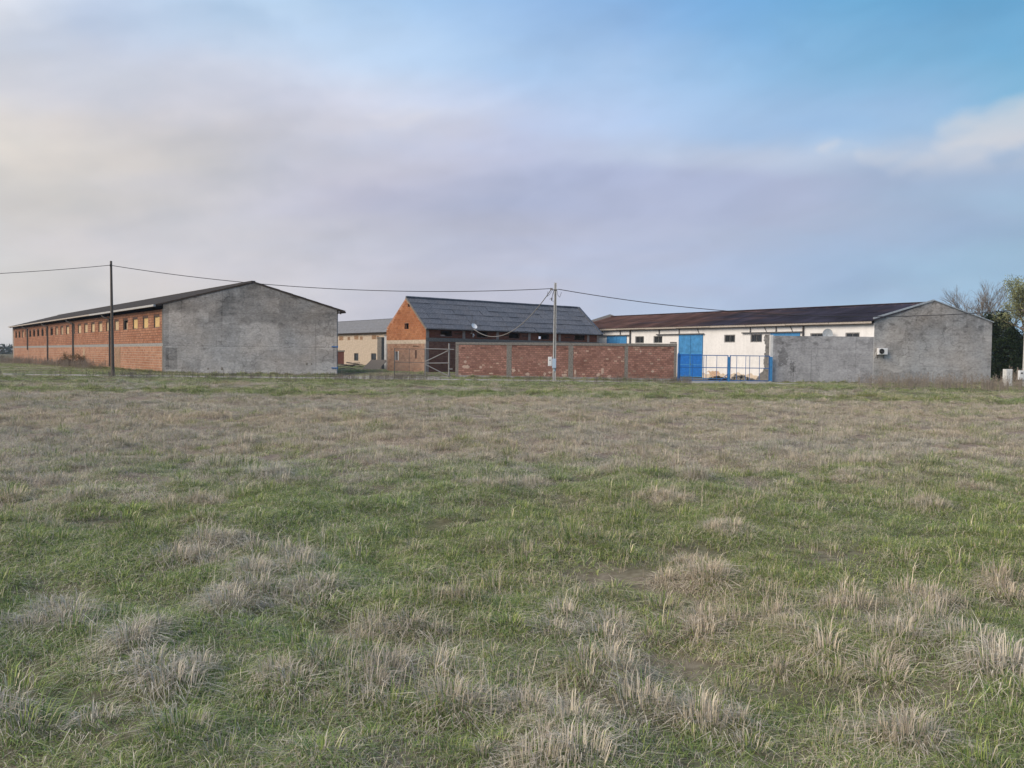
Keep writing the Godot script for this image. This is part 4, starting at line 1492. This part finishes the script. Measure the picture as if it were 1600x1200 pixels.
func build_poles() -> void:
	var b := MB.new()
	var o := thing("wooden_pole", Vector3(-28.95, 0.02, -58.0), "dark wooden utility pole standing before the long block barn", "utility pole")
	b.tube(Vector3(0, -0.4, 0), Vector3(-0.1, 8.3, 0), 0.125, 0.075, 10)
	obj("shaft", b, M.wood_pole, o)
	b = MB.new()
	b.tube(Vector3(-0.1, 7.96, -0.02), Vector3(-0.1, 7.96, 0.14), 0.025, 0.025, 6)
	b.tube(Vector3(-0.1, 7.92, 0.13), Vector3(-0.1, 8.06, 0.13), 0.04, 0.03, 8)
	obj("insulator", b, M.frame_dark, o)
	for k in 2:
		var at := Vector3(2.92, 0.0, -55.5) if k == 0 else Vector3(37.15, 0.0, -58.0)
		o = thing("concrete_pole", at, ["pale concrete utility pole standing before the brick yard wall", "pale concrete utility pole beside the white cabinet and dark trees"][k], "utility pole", "concrete utility poles")
		b = MB.new()
		# H-shaped cast section: two flanges and a web, tapering upwards
		var tall := 6.9 if k == 0 else 6.0
		for e in [[-0.115, -0.045, 0.1], [0.045, 0.115, 0.1], [-0.045, 0.045, 0.05]]:
			var lo0 := Vector3(e[0], -0.3, -e[2])
			var hi0 := Vector3(e[1], -0.3, e[2])
			var f := 0.72
			var c := [lo0, Vector3(hi0.x, -0.3, lo0.z), hi0, Vector3(lo0.x, -0.3, hi0.z)]
			var u := []
			for p in c:
				u.append(Vector3(p.x * f, tall, p.z * f))
			for j in 4:
				var m := (j + 1) % 4
				b.quad(c[m], c[j], u[j], u[m])
			b.quad(u[3], u[2], u[1], u[0])
		obj("shaft", b, M.concrete_pole, o)
		b = MB.new()
		b.box(Vector3(-0.1, tall - 0.55, -0.085), Vector3(0.1, tall - 0.47, 0.085))
		b.tube(Vector3(-0.3, tall - 0.45, 0.0), Vector3(0.2, tall - 0.45, 0.0), 0.022, 0.022, 6)
		obj("cable_clamp", b, M.frame_dark, o)
		for x in [-0.32, -0.22]:
			b = MB.new()
			b.tube(Vector3(x, tall - 0.52, 0.0), Vector3(x, tall - 0.36, 0.0), 0.04, 0.03, 8)
			obj("insulator", b, M.wood_grey, o)
		if k == 0:
			for e in [[-0.12, 6.4, -0.22, 5.85, -0.4, 5.75], [-0.2, 6.4, -0.55, 5.95, -0.52, 6.3], [0.1, 6.4, 0.3, 5.9, 0.42, 6.25], [-0.1, 6.3, -0.3, 5.7, -0.12, 5.6]]:
				b = MB.new()
				b.path([Vector3(e[0], e[1], 0.05), Vector3((e[0] + e[2]) / 2 - 0.03, (e[1] + e[3]) / 2 - 0.1, 0.1), Vector3(e[2], e[3], 0.1), Vector3(e[4], e[5], 0.05)], 0.013)
				obj("loose_lead", b, M.cable, o)
			b = MB.new()
			b.tube(Vector3(-0.24, 5.85, 0.1), Vector3(-0.24, 5.68, 0.1), 0.045, 0.03, 8)
			obj("lead_clamp", b, M.frame_dark, o)
			b = MB.new()
			b.tube(Vector3(0.0, 1.0, 0.13), Vector3(0.0, 6.3, 0.09), 0.017, 0.017, 6)
			obj("riser_cable", b, M.pipe_dark, o)
	# boxes on the poles
	o = thing("meter_box", Vector3(2.62, 1.08, -55.42), "white electricity meter box strapped to the concrete pole's side", "meter box")
	b = MB.new()
	b.cbox(Vector3(-0.14, 0.06, -0.12), Vector3(0.12, 0.7, 0.12), 0.015)
	obj("case", b, M.plastic, o)
	b = MB.new()
	b.cbox(Vector3(-0.12, 0.09, 0.122), Vector3(0.1, 0.67, 0.132), 0.004)
	obj("lid", b, M.plastic, o)
	b = MB.new()
	b.cbox(Vector3(-0.06, 0.44, 0.1325), Vector3(0.03, 0.5, 0.136), 0.001)
	obj("dial_window", b, M.frame_dark, o)
	o = thing("cable_box", Vector3(2.87, 1.0, -55.32), "pale blue cable box strapped to the concrete pole's face", "cable box")
	b = MB.new()
	b.cbox(Vector3(-0.1, 0.0, -0.07), Vector3(0.16, 0.66, 0.12), 0.02)
	obj("case", b, M.plastic_blue, o)
	b = MB.new()
	b.tube(Vector3(0.02, 0.0, 0.02), Vector3(0.05, -0.2, 0.0), 0.05, 0.05, 8)
	obj("conduit", b, M.plastic_blue, o)
	o = thing("meter_box", Vector3(36.82, 0.55, -57.9), "small white meter box on the pole by the dark trees", "meter box")
	b = MB.new()
	b.cbox(Vector3(-0.16, 0.0, -0.1), Vector3(0.16, 0.66, 0.1), 0.015)
	obj("case", b, M.plastic, o)
	b = MB.new()
	b.cbox(Vector3(-0.07, 0.4, 0.102), Vector3(0.07, 0.52, 0.108), 0.002)
	obj("dial_window", b, M.frame_dark, o)
	# cables
	var top1 := Vector3(-29.05, 8.0, -57.87)
	var top2 := Vector3(2.7, 6.5, -55.5)
	var lines := [
		[Vector3(-72.0, 8.2, -59.0), top1, 1.15, 0.022, "overhead cable leaving the wooden pole away from the barn gable"],
		[top1, top2, 0.83, 0.024, "overhead cable strung between the wooden pole and concrete pole"],
		[Vector3(3.12, 6.46, -55.5), Vector3(36.85, 5.62, -58.0), 1.1, 0.026, "overhead cable passing in front of the rusty roof and gable"],
		[Vector3(2.62, 6.42, -55.55), Vector3(-3.6, 4.3, -73.95), 1.75, 0.03, "sagging service cable from concrete pole to brick outbuilding's eave"],
	]
	for e in lines:
		b = MB.new()
		b.path(sag(e[0], e[1], e[2]), e[3], 5)
		tag(obj("overhead_cable", b, M.steel if e[2] > 1.5 else M.cable, self), e[4], "cable")

func dish_mesh(r: float, deep: float) -> MB:
	var b := MB.new()
	for side in 2:
		for i in 5:
			for k in 20:
				var q := []
				for e in [[i, k], [i + 1, k], [i + 1, k + 1], [i, k + 1]]:
					var rr: float = r * e[0] / 5.0
					var a: float = TAU * e[1] / 20.0
					q.append(Vector3(cos(a) * rr, sin(a) * rr * 1.08, deep * pow(e[0] / 5.0, 2.0) - 0.012 * side))
				if side == 0:
					b.quad(q[0], q[1], q[2], q[3])
				else:
					b.quad(q[3], q[2], q[1], q[0])
	return b

func build_fittings() -> void:
	# air conditioner on the right gable
	var ga := (G1 - G0).normalized()
	var o := thing("air_conditioner", v3(G0 + ga * 0.58, 2.28), "white air conditioner unit mounted on the grey gable wall", "air conditioner", "", turn_of(G0, G1))
	var b := MB.new()
	b.cbox(Vector3(-0.38, 0.0, 0.1), Vector3(0.38, 0.52, 0.38), 0.025)
	obj("case", b, M.plastic, o)
	b = MB.new()
	for k in 24:
		var a := TAU * k / 24; var e := TAU * (k + 1) / 24
		b.tri(Vector3(-0.12, 0.26, 0.386), Vector3(-0.12 + cos(a) * 0.2, 0.26 + sin(a) * 0.2, 0.386), Vector3(-0.12 + cos(e) * 0.2, 0.26 + sin(e) * 0.2, 0.386))
	obj("fan_opening", b, M.black, o)
	b = MB.new()
	for r in [0.06, 0.11, 0.16, 0.205]:
		var ps := []
		for k in 21:
			ps.append(Vector3(-0.12 + cos(TAU * k / 20) * r, 0.26 + sin(TAU * k / 20) * r, 0.395))
		b.path(ps, 0.005, 4)
	b.tube(Vector3(-0.12, 0.26, 0.388), Vector3(-0.12, 0.26, 0.4), 0.035, 0.03, 10)
	obj("fan_grille", b, M.frame_dark, o)
	for x in [-0.26, 0.26]:
		b = MB.new()
		b.box(Vector3(x - 0.02, -0.04, 0.0), Vector3(x + 0.02, -0.002, 0.4))
		b.box(Vector3(x - 0.02, -0.3, 0.0), Vector3(x + 0.02, -0.042, 0.03))
		obj("bracket", b, M.frame_dark, o)
	b = MB.new()
	b.path([Vector3(-0.4, 0.2, 0.2), Vector3(-0.48, 0.15, 0.1), Vector3(-0.48, -0.2, 0.04), Vector3(-0.5, -0.25, 0.0)], 0.018, 6)
	obj("pipe", b, M.plastic, o)
	# satellite dish on the white wall
	var far := G0 + AWAY * 35.5
	var outw := Vector3(-0.7763, 0, 0.6303)
	o = thing("satellite_dish", v3(G0 + AWAY * 3.6, 3.95) + outw * 0.55, "pale satellite dish on the white barn wall, half behind yard wall", "satellite dish", "", turn_of(far, G0) + 0.35)
	obj("reflector", dish_mesh(0.4, 0.1), M.trim, o)
	b = MB.new()
	b.bar(Vector3(0, -0.36, 0.06), Vector3(0, -0.1, 0.5), 0.025, 0.025)
	b.tube(Vector3(0, -0.1, 0.5), Vector3(0, -0.04, 0.42), 0.03, 0.03, 8)
	obj("receiver_arm", b, M.steel, o)
	b = MB.new()
	b.tube(Vector3(0, -0.05, -0.03), Vector3(0, -0.1, -0.56), 0.025, 0.025, 8)
	obj("mount", b, M.steel, o)
	# dish and mast at the brick outbuilding's eave
	var md := (M1 - M0).normalized()
	var at := M0 + md * 4.65 - AWAY * 0.55
	o = thing("satellite_dish", v3(at, 4.42), "white satellite dish on a short mast over the brick outbuilding's eave", "satellite dish", "", turn_of(M0, M1) - 0.2)
	b = dish_mesh(0.29, 0.07)
	b.xf = Transform3D.IDENTITY
	var d := obj("reflector", b, M.plastic, o)
	d.rotation_degrees = Vector3(-38, 12, 0)
	d.position = Vector3(0.05, 0.1, 0.05)
	b = MB.new()
	b.tube(Vector3(-0.1, -0.5, -0.08), Vector3(-0.1, 1.15, -0.08), 0.024, 0.02, 8)
	b.tube(Vector3(-0.1, 0.3, -0.08), Vector3(0.25, 0.55, -0.05), 0.013, 0.013, 6)
	b.tube(Vector3(0.22, 0.35, -0.05), Vector3(0.3, 0.7, -0.05), 0.013, 0.013, 6)
	obj("mast", b, M.frame_dark, o)
	b = MB.new()
	b.bar(Vector3(0.0, -0.2, 0.1), Vector3(0.05, -0.28, 0.5), 0.022, 0.022)
	b.box(Vector3(0.01, -0.33, 0.46), Vector3(0.1, -0.23, 0.54))
	obj("receiver_arm", b, M.steel, o)
	b = MB.new()
	b.box(Vector3(-0.13, -0.56, -0.55), Vector3(-0.07, -0.5, -0.06))
	obj("mount", b, M.steel, o)
	o = thing("wall_lamp", v3(M0 + md * 5.0, 3.55) + Vector3(-AWAY.x, 0, -AWAY.y) * 0.03, "small white wall lamp under the brick outbuilding's eave", "lamp", "", turn_of(M0, M1))
	b = MB.new()
	b.box(Vector3(-0.05, 0.0, 0.0), Vector3(0.05, 0.34, 0.04))
	obj("back_plate", b, M.plastic, o)
	b = MB.new()
	b.tube(Vector3(0, 0.32, 0.05), Vector3(0, 0.12, 0.12), 0.05, 0.1, 10)
	obj("shade", b, M.plastic, o)

# ---------------------------------------------------------------- things lying in the yard
func build_yard() -> void:
	var b := MB.new()
	var o := thing("concrete_pillar", Vector3(-13.9, 0.2, -85.2), "dark weathered concrete pillar beside the white pillar in the yard", "pillar", "", -0.7)
	b.cbox(Vector3(-0.35, -0.3, -0.35), Vector3(0.35, 3.4, 0.35), 0.03)
	obj("shaft", b, M.concrete_dark, o)
	b = MB.new()
	b.cbox(Vector3(-0.4, 3.402, -0.4), Vector3(0.4, 3.5, 0.4), 0.02)
	obj("cap", b, M.concrete_dark, o)
	o = thing("white_pillar", Vector3(-13.15, 0.2, -84.0), "whitewashed pillar standing at the brick gable's corner", "pillar", "", -0.1)
	b = MB.new()
	b.cbox(Vector3(-0.24, -0.3, -0.24), Vector3(0.24, 3.6, 0.24), 0.03)
	obj("shaft", b, M.white_paint, o)
	b = MB.new()
	b.cbox(Vector3(-0.27, 3.602, -0.27), Vector3(0.27, 3.68, 0.27), 0.02)
	obj("cap", b, M.concrete, o)
	# corrugated sheets leaning on one another
	var k := 0
	var words := ["grey corrugated sheet leaning by the dark pillar, lowest of its stack", "grey corrugated sheet leaning by the dark pillar, middle of its stack", "grey corrugated sheet leaning by the dark pillar, topmost of its stack"]
	for e in [[-14.6, -82.2, 0.0], [-14.5, -82.1, 0.06], [-14.42, -82.0, 0.12]]:
		b = MB.new()
		b.corr(Vector3(-0.95, 0, 0), Vector3.RIGHT, Vector3(0.38, 0.55, -0.74).normalized(), 1.7, 1.75, 0.2, 0.03, Color.WHITE, 0.02)
		var m := obj("corrugated_sheet", b, [M.fibre_light, M.wood_grey, M.wood_grey][k], self)
		m.position = Vector3(e[0], 0.22 + e[2], e[1] + e[2])
		m.rotation.y = -0.15 + e[2]
		tag(m, words[k], "roof sheet", "sheets leaning in the yard")
		k += 1
	# old boards in a heap
	for i in 14:
		b = MB.new()
		var l := rng.randf_range(1.2, 2.6)
		b.cbox(Vector3(-l / 2, 0, -0.09), Vector3(l / 2, 0.045, 0.09), 0.008)
		var m := obj("old_board", b, M.wood_grey if i % 3 else M.wood_dark, self)
		m.position = Vector3(rng.randf_range(-18.4, -16.4), 0.3 + 0.048 * i, rng.randf_range(-84.6, -83.4))
		m.rotation = Vector3(rng.randf_range(-0.1, 0.1), rng.randf_range(-0.6, 0.6), rng.randf_range(-0.16, 0.16))
		tag(m, "grey weathered board in the heap beside the long barn's corner", "board", "boards heaped in the yard")
	# white cabinet at the end of the right-hand gable
	o = thing("white_cabinet", Vector3(35.3, 0.0, -57.0), "white upright cabinet standing in dead weeds beside the gable", "cabinet")
	b = MB.new()
	b.cbox(Vector3(-0.23, -0.05, -0.2), Vector3(0.23, 1.3, 0.2), 0.02)
	obj("case", b, M.white_paint, o)
	b = MB.new()
	b.cbox(Vector3(-0.19, 0.12, 0.202), Vector3(0.19, 1.22, 0.212), 0.004)
	obj("door", b, M.white_paint, o)
	# posts of a broken fence beyond it
	for i in 4:
		var p := Vector3(39.6 + i * 0.85, 0.0, -62.6 - i * 0.2)
		b = MB.new()
		b.tube(Vector3(0, -0.2, 0), Vector3(rng.randf_range(-0.12, 0.12), rng.randf_range(1.3, 1.6), 0), 0.05, 0.04, 7)
		var m := obj("fence_post", b, M.wood_grey, self)
		m.position = p
		tag(m, "thin grey wooden fence post between gable and dark trees", "fence post", "old fence posts")
	# dark heaps of rubble behind the blue gate
	k = 0
	for e in [[17.2, -66.5, 0.5, 0.32], [19.2, -67.5, 0.8, 0.42]]:
		b = MB.new()
		for i in 26:
			var a := rng.randf() * TAU
			var rr: float = e[2] * sqrt(rng.randf())
			var s := rng.randf_range(0.08, 0.2)
			var keep := Transform3D(Basis(Vector3(rng.randf(), rng.randf(), rng.randf() + 0.1).normalized(), rng.randf() * TAU), Vector3(cos(a) * rr * 1.5, maxf(0.03, e[3] * (1.0 - rr / e[2]) + rng.randf_range(-0.05, 0.05)), sin(a) * rr))
			b.xf = keep
			b.cbox(Vector3(-s, -s * 0.5, -s * 0.7), Vector3(s, s * 0.5, s * 0.7), s * 0.15)
		var m := obj("rubble_heap", b, [M.wood_dark, M.concrete_dark][k], self)
		m.position = Vector3(e[0], 0.03, e[1])
		tag(m, ["small dark heap of rubble behind the blue gate's meeting bars", "wide dark heap of rubble behind the blue gate near the grey wall"][k], "rubble")
		k += 1

# ---------------------------------------------------------------- trees and shrubs
func leaf_at(b: MB, p: Vector3, s: float, col: Color) -> void:
	var u := Vector3(rng.randfn(), rng.randfn(), rng.randfn()).normalized()
	var w := u.cross(Vector3(rng.randfn(), rng.randfn(), rng.randfn())).normalized()
	b.quad(p - u * s, p + w * s * 0.5, p + u * s, p - w * s * 0.5, col)

func grow(tw: MB, lf: MB, p: Vector3, d: Vector3, l: float, r: float, depth: int, leafy: int, leaf: Color, spread: float) -> void:
	var e := p + d * l
	tw.tube(p, e, r, r * 0.68, 6 if r > 0.03 else 4, Color.WHITE, false)
	if depth <= 2 and leafy > 0:
		for i in leafy:
			leaf_at(lf, p.lerp(e, rng.randf_range(0.2, 1.1)) + Vector3(rng.randfn(), rng.randfn(), rng.randfn()) * 0.14, rng.randf_range(0.04, 0.085), leaf * rng.randf_range(0.65, 1.35))
	if depth == 0:
		return
	for i in (3 if depth > 3 else 3 + rng.randi() % 2):
		var nd := (d + Vector3(rng.randfn(), rng.randfn() * 0.6 + 0.25, rng.randfn()) * spread).normalized()
		grow(tw, lf, p.lerp(e, rng.randf_range(0.5, 1.0)), nd, l * rng.randf_range(0.62, 0.85), r * 0.6, depth - 1, leafy, leaf, spread)

func evergreen(at: Vector3, h: float, w: float, label: String) -> void:
	var o := thing("evergreen_tree", at, label, "tree", "dark evergreens beside the gable")
	var b := MB.new()
	b.tube(Vector3(0, -0.2, 0), Vector3(0, h * 0.9, 0), 0.16, 0.03, 8)
	obj("trunk", b, M.bark, o)
	b = MB.new()
	for i in 150:
		var t := pow(rng.randf(), 0.85)
		var y := 0.25 + t * (h - 0.3)
		var rad := w * (1.0 - pow(t, 2.2)) * rng.randf_range(0.55, 1.08) + 0.12
		var a := rng.randf() * TAU
		var c := Vector3(cos(a) * rad, y, sin(a) * rad)
		var g := Color(0.013, 0.024, 0.013).lerp(Color(0.03, 0.047, 0.024), rng.randf())
		for j in 55:
			var q := c * Vector3(rng.randf_range(0.55, 1.0), 1, 1) + Vector3(rng.randfn() * 0.26, rng.randfn() * 0.24 + 0.1, rng.randfn() * 0.26)
			leaf_at(b, q, rng.randf_range(0.06, 0.13), g * rng.randf_range(0.7, 1.3))
	obj("crown", b, M.leaf, o)

func shrub(at: Vector3, h: float, w: float, col: Color, label: String, group := "") -> void:
	var o := thing("shrub", at, label, "shrub", group)
	var tw := MB.new()
	var lf := MB.new()
	for i in 7:
		var d := Vector3(rng.randfn() * 0.5, 1.0, rng.randfn() * 0.5).normalized()
		grow(tw, lf, Vector3(rng.randfn() * w * 0.25, -0.05, rng.randfn() * w * 0.25), d, h * 0.42, 0.018, 3, 4, col, 0.5)
	obj("stems", tw, M.bark, o)
	obj("leaves", lf, M.leaf, o)

func build_trees() -> void:
	evergreen(Vector3(44.6, 0, -75.0), 5.9, 1.5, "dark evergreen tree closest to the grey gable's corner")
	evergreen(Vector3(47.0, 0, -77.0), 6.3, 1.7, "tall dark evergreen tree standing between two shorter evergreens")
	evergreen(Vector3(48.9, 0, -75.2), 6.0, 1.7, "dark evergreen tree under the budding tree's crown")
	evergreen(Vector3(45.9, 0, -73.6), 4.6, 1.5, "low dark evergreen tree standing in front of the taller evergreens")
	# two bare trees behind
	for k in 2:
		var at := Vector3(49.9, 0, -86.0) if k == 0 else Vector3(53.2, 0, -88.0)
		var o := thing("bare_tree", at, ["leafless tree with fine upright twigs rising behind the grey gable", "leafless tree with fine upright twigs rising behind the dark evergreens"][k], "tree", "bare trees behind the gable")
		var tw := MB.new()
		var lf := MB.new()
		grow(tw, lf, Vector3(0, -0.2, 0), Vector3(0.03, 1, 0), 3.8, 0.13, 6, 0, Color.WHITE, 0.33)
		obj("trunk", tw, M.bark_pale, o)
	var o := thing("budding_tree", Vector3(47.0, 0, -71.0), "tree with fresh yellow-green buds over the dark evergreens", "tree")
	var tw := MB.new()
	var lf := MB.new()
	grow(tw, lf, Vector3(0, -0.2, 0), Vector3(-0.02, 1, 0), 3.9, 0.19, 5, 42, Color(0.27, 0.29, 0.15), 0.55)
	obj("trunk", tw, M.bark, o)
	obj("crown", lf, M.leaf, o)
	# shrubs at the long barn
	var sd := (LF - L0).normalized()
	var ow := Vector2(-0.7763, 0.6303)
	var p := L0 + sd * 31.0 + ow * 1.2
	shrub(v3(p), 1.75, 1.2, Color(0.2, 0.14, 0.08), "brownish shrub growing against the long barn's block wall")
	p = L0 + sd * 33.5 + ow * 1.4
	shrub(v3(p), 1.0, 1.4, Color(0.19, 0.14, 0.1), "low dead brown shrub beside the taller shrub at the block wall")
	for e in [[-83.0, -128.0, 2.4], [-88.5, -133.0, 3.0], [-92.5, -138.0, 2.6], [-80.0, -119.0, 1.6]]:
		shrub(Vector3(e[0], 0, e[1]), e[2], 2.2, Color(0.075, 0.08, 0.055), "dark shrub growing beyond the far end of the long barn", "shrubs past the long barn")
	# wood on the horizon
	var b := MB.new()
	for i in 900:
		var a := rng.randf_range(-0.95, 0.95)
		var r := 520.0 + rng.randf_range(-25.0, 25.0)
		var h := 5.0 + fb(a * 30.0, 0.0, 99.0) * 4.0 + rng.randf_range(-1.0, 1.0)
		var c := Vector3(sin(a) * r, 0, -cos(a) * r)
		for j in 22:
			leaf_at(b, c + Vector3(rng.randfn() * 2.6, rng.randf() * h, rng.randfn() * 2.0), rng.randf_range(0.6, 1.3), Color(0.045, 0.06, 0.045) * rng.randf_range(0.7, 1.3))
	var far := obj("distant_wood", b, M.leaf, self)
	stuff(far)
	tag(far, "low blue-green band of trees on the far horizon", "wood")

# ---------------------------------------------------------------- sky
func sky_texture() -> ImageTexture:
	# evening sky: warm grey veil towards the low sun on the left, blue to the right and overhead
	var rows := [24.0, 20.0, 16.0, 13.8, 11.6, 7.2, 2.7]
	var cols := [-32.6, -25.6, -17.7, -9.1, 0.0, 9.1, 17.7, 25.6, 32.6]
	var g := [
		[228, 233, 241, 196, 218, 242, 178, 208, 238, 160, 196, 234, 148, 184, 226, 138, 180, 226, 120, 173, 220, 104, 167, 211, 95, 161, 206],
		[226, 229, 236, 204, 216, 237, 192, 214, 239, 183, 208, 238, 170, 200, 236, 168, 198, 234, 148, 190, 228, 134, 184, 221, 118, 176, 216],
		[206, 207, 214, 206, 208, 219, 207, 211, 227, 202, 212, 234, 194, 208, 236, 182, 204, 236, 166, 196, 230, 154, 190, 226, 130, 182, 217],
		[222, 216, 211, 210, 207, 209, 205, 205, 215, 201, 201, 215, 196, 202, 226, 186, 198, 222, 186, 198, 220, 178, 196, 220, 176, 191, 212],
		[217, 212, 207, 211, 208, 207, 203, 202, 210, 191, 192, 210, 180, 188, 214, 177, 186, 214, 175, 185, 212, 161, 180, 208, 160, 182, 210],
		[206, 205, 206, 204, 203, 208, 202, 202, 210, 196, 198, 212, 193, 196, 214, 185, 193, 216, 172, 188, 216, 159, 182, 211, 156, 186, 212],
		[213, 211, 210, 210, 208, 210, 206, 205, 212, 202, 202, 214, 196, 200, 218, 182, 196, 220, 170, 190, 218, 162, 190, 218, 158, 190, 218]]
	var w := 768
	var h := 384
	var im := Image.create(w, h, false, Image.FORMAT_RGBF)
	var cn := FastNoiseLite.new()
	cn.seed = 5; cn.frequency = 1.0; cn.noise_type = FastNoiseLite.TYPE_SIMPLEX_SMOOTH; cn.fractal_octaves = 5
	var mean := Vector3(172, 190, 218)
	var zen := Vector3(124, 168, 216)
	for j in h / 2 + 2:
		var el := 90.0 - 180.0 * (j + 0.5) / h
		for i in w:
			var az := wrapf(360.0 * (i + 0.5) / w, -180.0, 180.0)
			# clouds lie in a sheet overhead: stretch the noise towards the horizon
			var er := deg_to_rad(maxf(el, 0.0))
			var ar := deg_to_rad(az)
			var dist := 1.0 / (sin(er) + 0.16)
			var px := sin(ar) * dist
			var pz := cos(ar) * dist
			var n1 := cn.get_noise_3d(px * 0.34 + 4.0, pz * 0.75, 1.0)
			var n2 := cn.get_noise_3d(px * 1.0 + pz * 0.35, pz * 2.2 - px * 0.3, 7.0)
			var n3 := cn.get_noise_3d(px * 0.6 - 3.0, pz * 1.3, 13.0)
			var le := clampf(el + n1 * 3.2 + n2 * 1.0, 2.7, 24.0)
			var la := clampf(az + n3 * 7.0, -32.6, 32.6)
			var r := 0
			while r < 5 and le < rows[r + 1]:
				r += 1
			var fr := clampf((rows[r] - le) / (rows[r] - rows[r + 1]), 0.0, 1.0)
			fr = fr * fr * (3.0 - 2.0 * fr) * 0.5 + fr * 0.5
			var q := 0
			while q < 7 and la > cols[q + 1]:
				q += 1
			var fc := clampf((la - cols[q]) / (cols[q + 1] - cols[q]), 0.0, 1.0)
			var s := []
			for e in [[r, q], [r, q + 1], [r + 1, q], [r + 1, q + 1]]:
				var row: Array = g[e[0]]
				s.append(Vector3(row[e[1] * 3], row[e[1] * 3 + 1], row[e[1] * 3 + 2]))
			var c: Vector3 = (s[0] as Vector3).lerp(s[1], fc).lerp((s[2] as Vector3).lerp(s[3], fc), fr)
			# away from the frame the same sky goes on towards an even blend
			var away := smoothstep(36.0, 120.0, absf(az))
			c = c.lerp(mean, away * 0.85)
			c = c.lerp(zen, smoothstep(24.0, 75.0, el) * 0.8)
			c += Vector3(5.0, 5.0, 5.0) * n3 * 1.5 * smoothstep(30.0, 6.0, el)
			var out := Color(c.x / 255.0, c.y / 255.0, c.z / 255.0).srgb_to_linear()
			im.set_pixel(i, j, out)
	# enlarge with a margin taken from the other edge, so that the two ends meet
	var wide := Image.create(w + 16, h, false, Image.FORMAT_RGBF)
	wide.blit_rect(im, Rect2i(w - 8, 0, 8, h), Vector2i(0, 0))
	wide.blit_rect(im, Rect2i(0, 0, w, h), Vector2i(8, 0))
	wide.blit_rect(im, Rect2i(0, 0, 8, h), Vector2i(w + 8, 0))
	wide.resize((w + 16) * 3, h * 3, Image.INTERPOLATE_CUBIC)
	im = wide.get_region(Rect2i(24, 0, w * 3, h * 3))
	w = 2304; h = 1152
	# thin streaks and lit cloud edges, finer than the colours above
	for j in h / 2:
		var el := 90.0 - 180.0 * (j + 0.5) / h
		if el > 52.0:
			continue
		var fade := smoothstep(52.0, 30.0, el)
		for i in w:
			var az := wrapf(360.0 * (i + 0.5) / w, -180.0, 180.0)
			var f := fade * smoothstep(165.0, 120.0, absf(az))
			# fibres climb to the right; on the left the veil breaks into billows
			var slope := el - 0.2 * az
			var bl := cn.get_noise_3d(az * 0.085, el * 0.14, 40.0)
			var n2 := cn.get_noise_3d(az * 0.04 + bl * 0.35, slope * 0.16 + bl * 0.3, 7.0)
			var n4 := cn.get_noise_3d(az * 0.028, (el - 0.08 * az) * 0.11 + bl * 0.2, 21.0)
			var n5 := cn.get_noise_3d(az * 0.16 + bl * 0.8, slope * 0.5, 50.0)
			var lft := smoothstep(8.0, -22.0, az)
			var k := 1.0 + (n2 * 0.1 + n4 * 0.1 + n5 * 0.035 + bl * 0.13 * lft) * f
			var c := im.get_pixel(i, j)
			c = Color(c.r * (k + (n4 + bl * lft) * 0.05 * f), c.g * (k + n4 * 0.01 * f), c.b * (k - (n4 + bl * lft) * 0.04 * f))
			var rim := clampf((n4 + n2 * 0.8 - 0.22) * 3.2, 0.0, 1.0) * smoothstep(11.0, 13.0, el) * smoothstep(18.0, 15.0, el)
			im.set_pixel(i, j, c.lerp(Color(0.78, 0.73, 0.7), rim * 0.45 * f))
	var below := Color(0.2, 0.19, 0.17)
	for j in range(h / 2 + 2, h):
		for i in w:
			im.set_pixel(i, j, below)
	return ImageTexture.create_from_image(im)

# ---------------------------------------------------------------- scene
func _ready() -> void:
	rng.seed = 4711
	var cam := Camera3D.new()
	cam.name = "camera"
	cam.fov = 51.28
	cam.near = 0.1; cam.far = 9000.0
	cam.position = Vector3(0, EYE, 0)
	cam.rotation_degrees = Vector3(-1.892, 0.0, 0.6875)
	add_child(cam)
	cam.current = true
	var env := Environment.new()
	env.background_mode = Environment.BG_SKY
	var sm := PanoramaSkyMaterial.new()
	sm.panorama = sky_texture()
	var sk := Sky.new()
	sk.sky_material = sm
	env.sky = sk
	env.background_energy_multiplier = 0.4
	env.tonemap_mode = Environment.TONE_MAPPER_LINEAR
	env.tonemap_exposure = 2.5
	env.fog_enabled = true
	env.fog_density = 0.00022
	env.fog_light_color = Color(0.8, 0.84, 0.9)
	env.sdfgi_enabled = true; env.ssao_enabled = true; env.ssil_enabled = true
	var we := WorldEnvironment.new()
	we.name = "environment"
	we.environment = env
	add_child(we)
	var sun := DirectionalLight3D.new()
	sun.name = "sun"
	sun.light_energy = 0.5
	sun.light_angular_distance = 40.0
	sun.light_color = Color(1.0, 0.93, 0.84)
	sun.shadow_enabled = true
	add_child(sun)
	sun.look_at_from_position(Vector3(-0.72, 0.6, 0.42) * 50.0, Vector3.ZERO)
	print("sky done ", Time.get_ticks_msec())
	materials()
	print("materials ", Time.get_ticks_msec())
	build_ground()
	print("ground ", Time.get_ticks_msec())
	build_long_barn()
	build_cream()
	build_brick_house()
	build_white_barn()
	print("buildings ", Time.get_ticks_msec())
	build_yard_walls()
	build_gates()
	build_poles()
	build_fittings()
	build_yard()
	build_trees()
	print("objects ", Time.get_ticks_msec())
	build_grass()
	print("grass ", Time.get_ticks_msec())
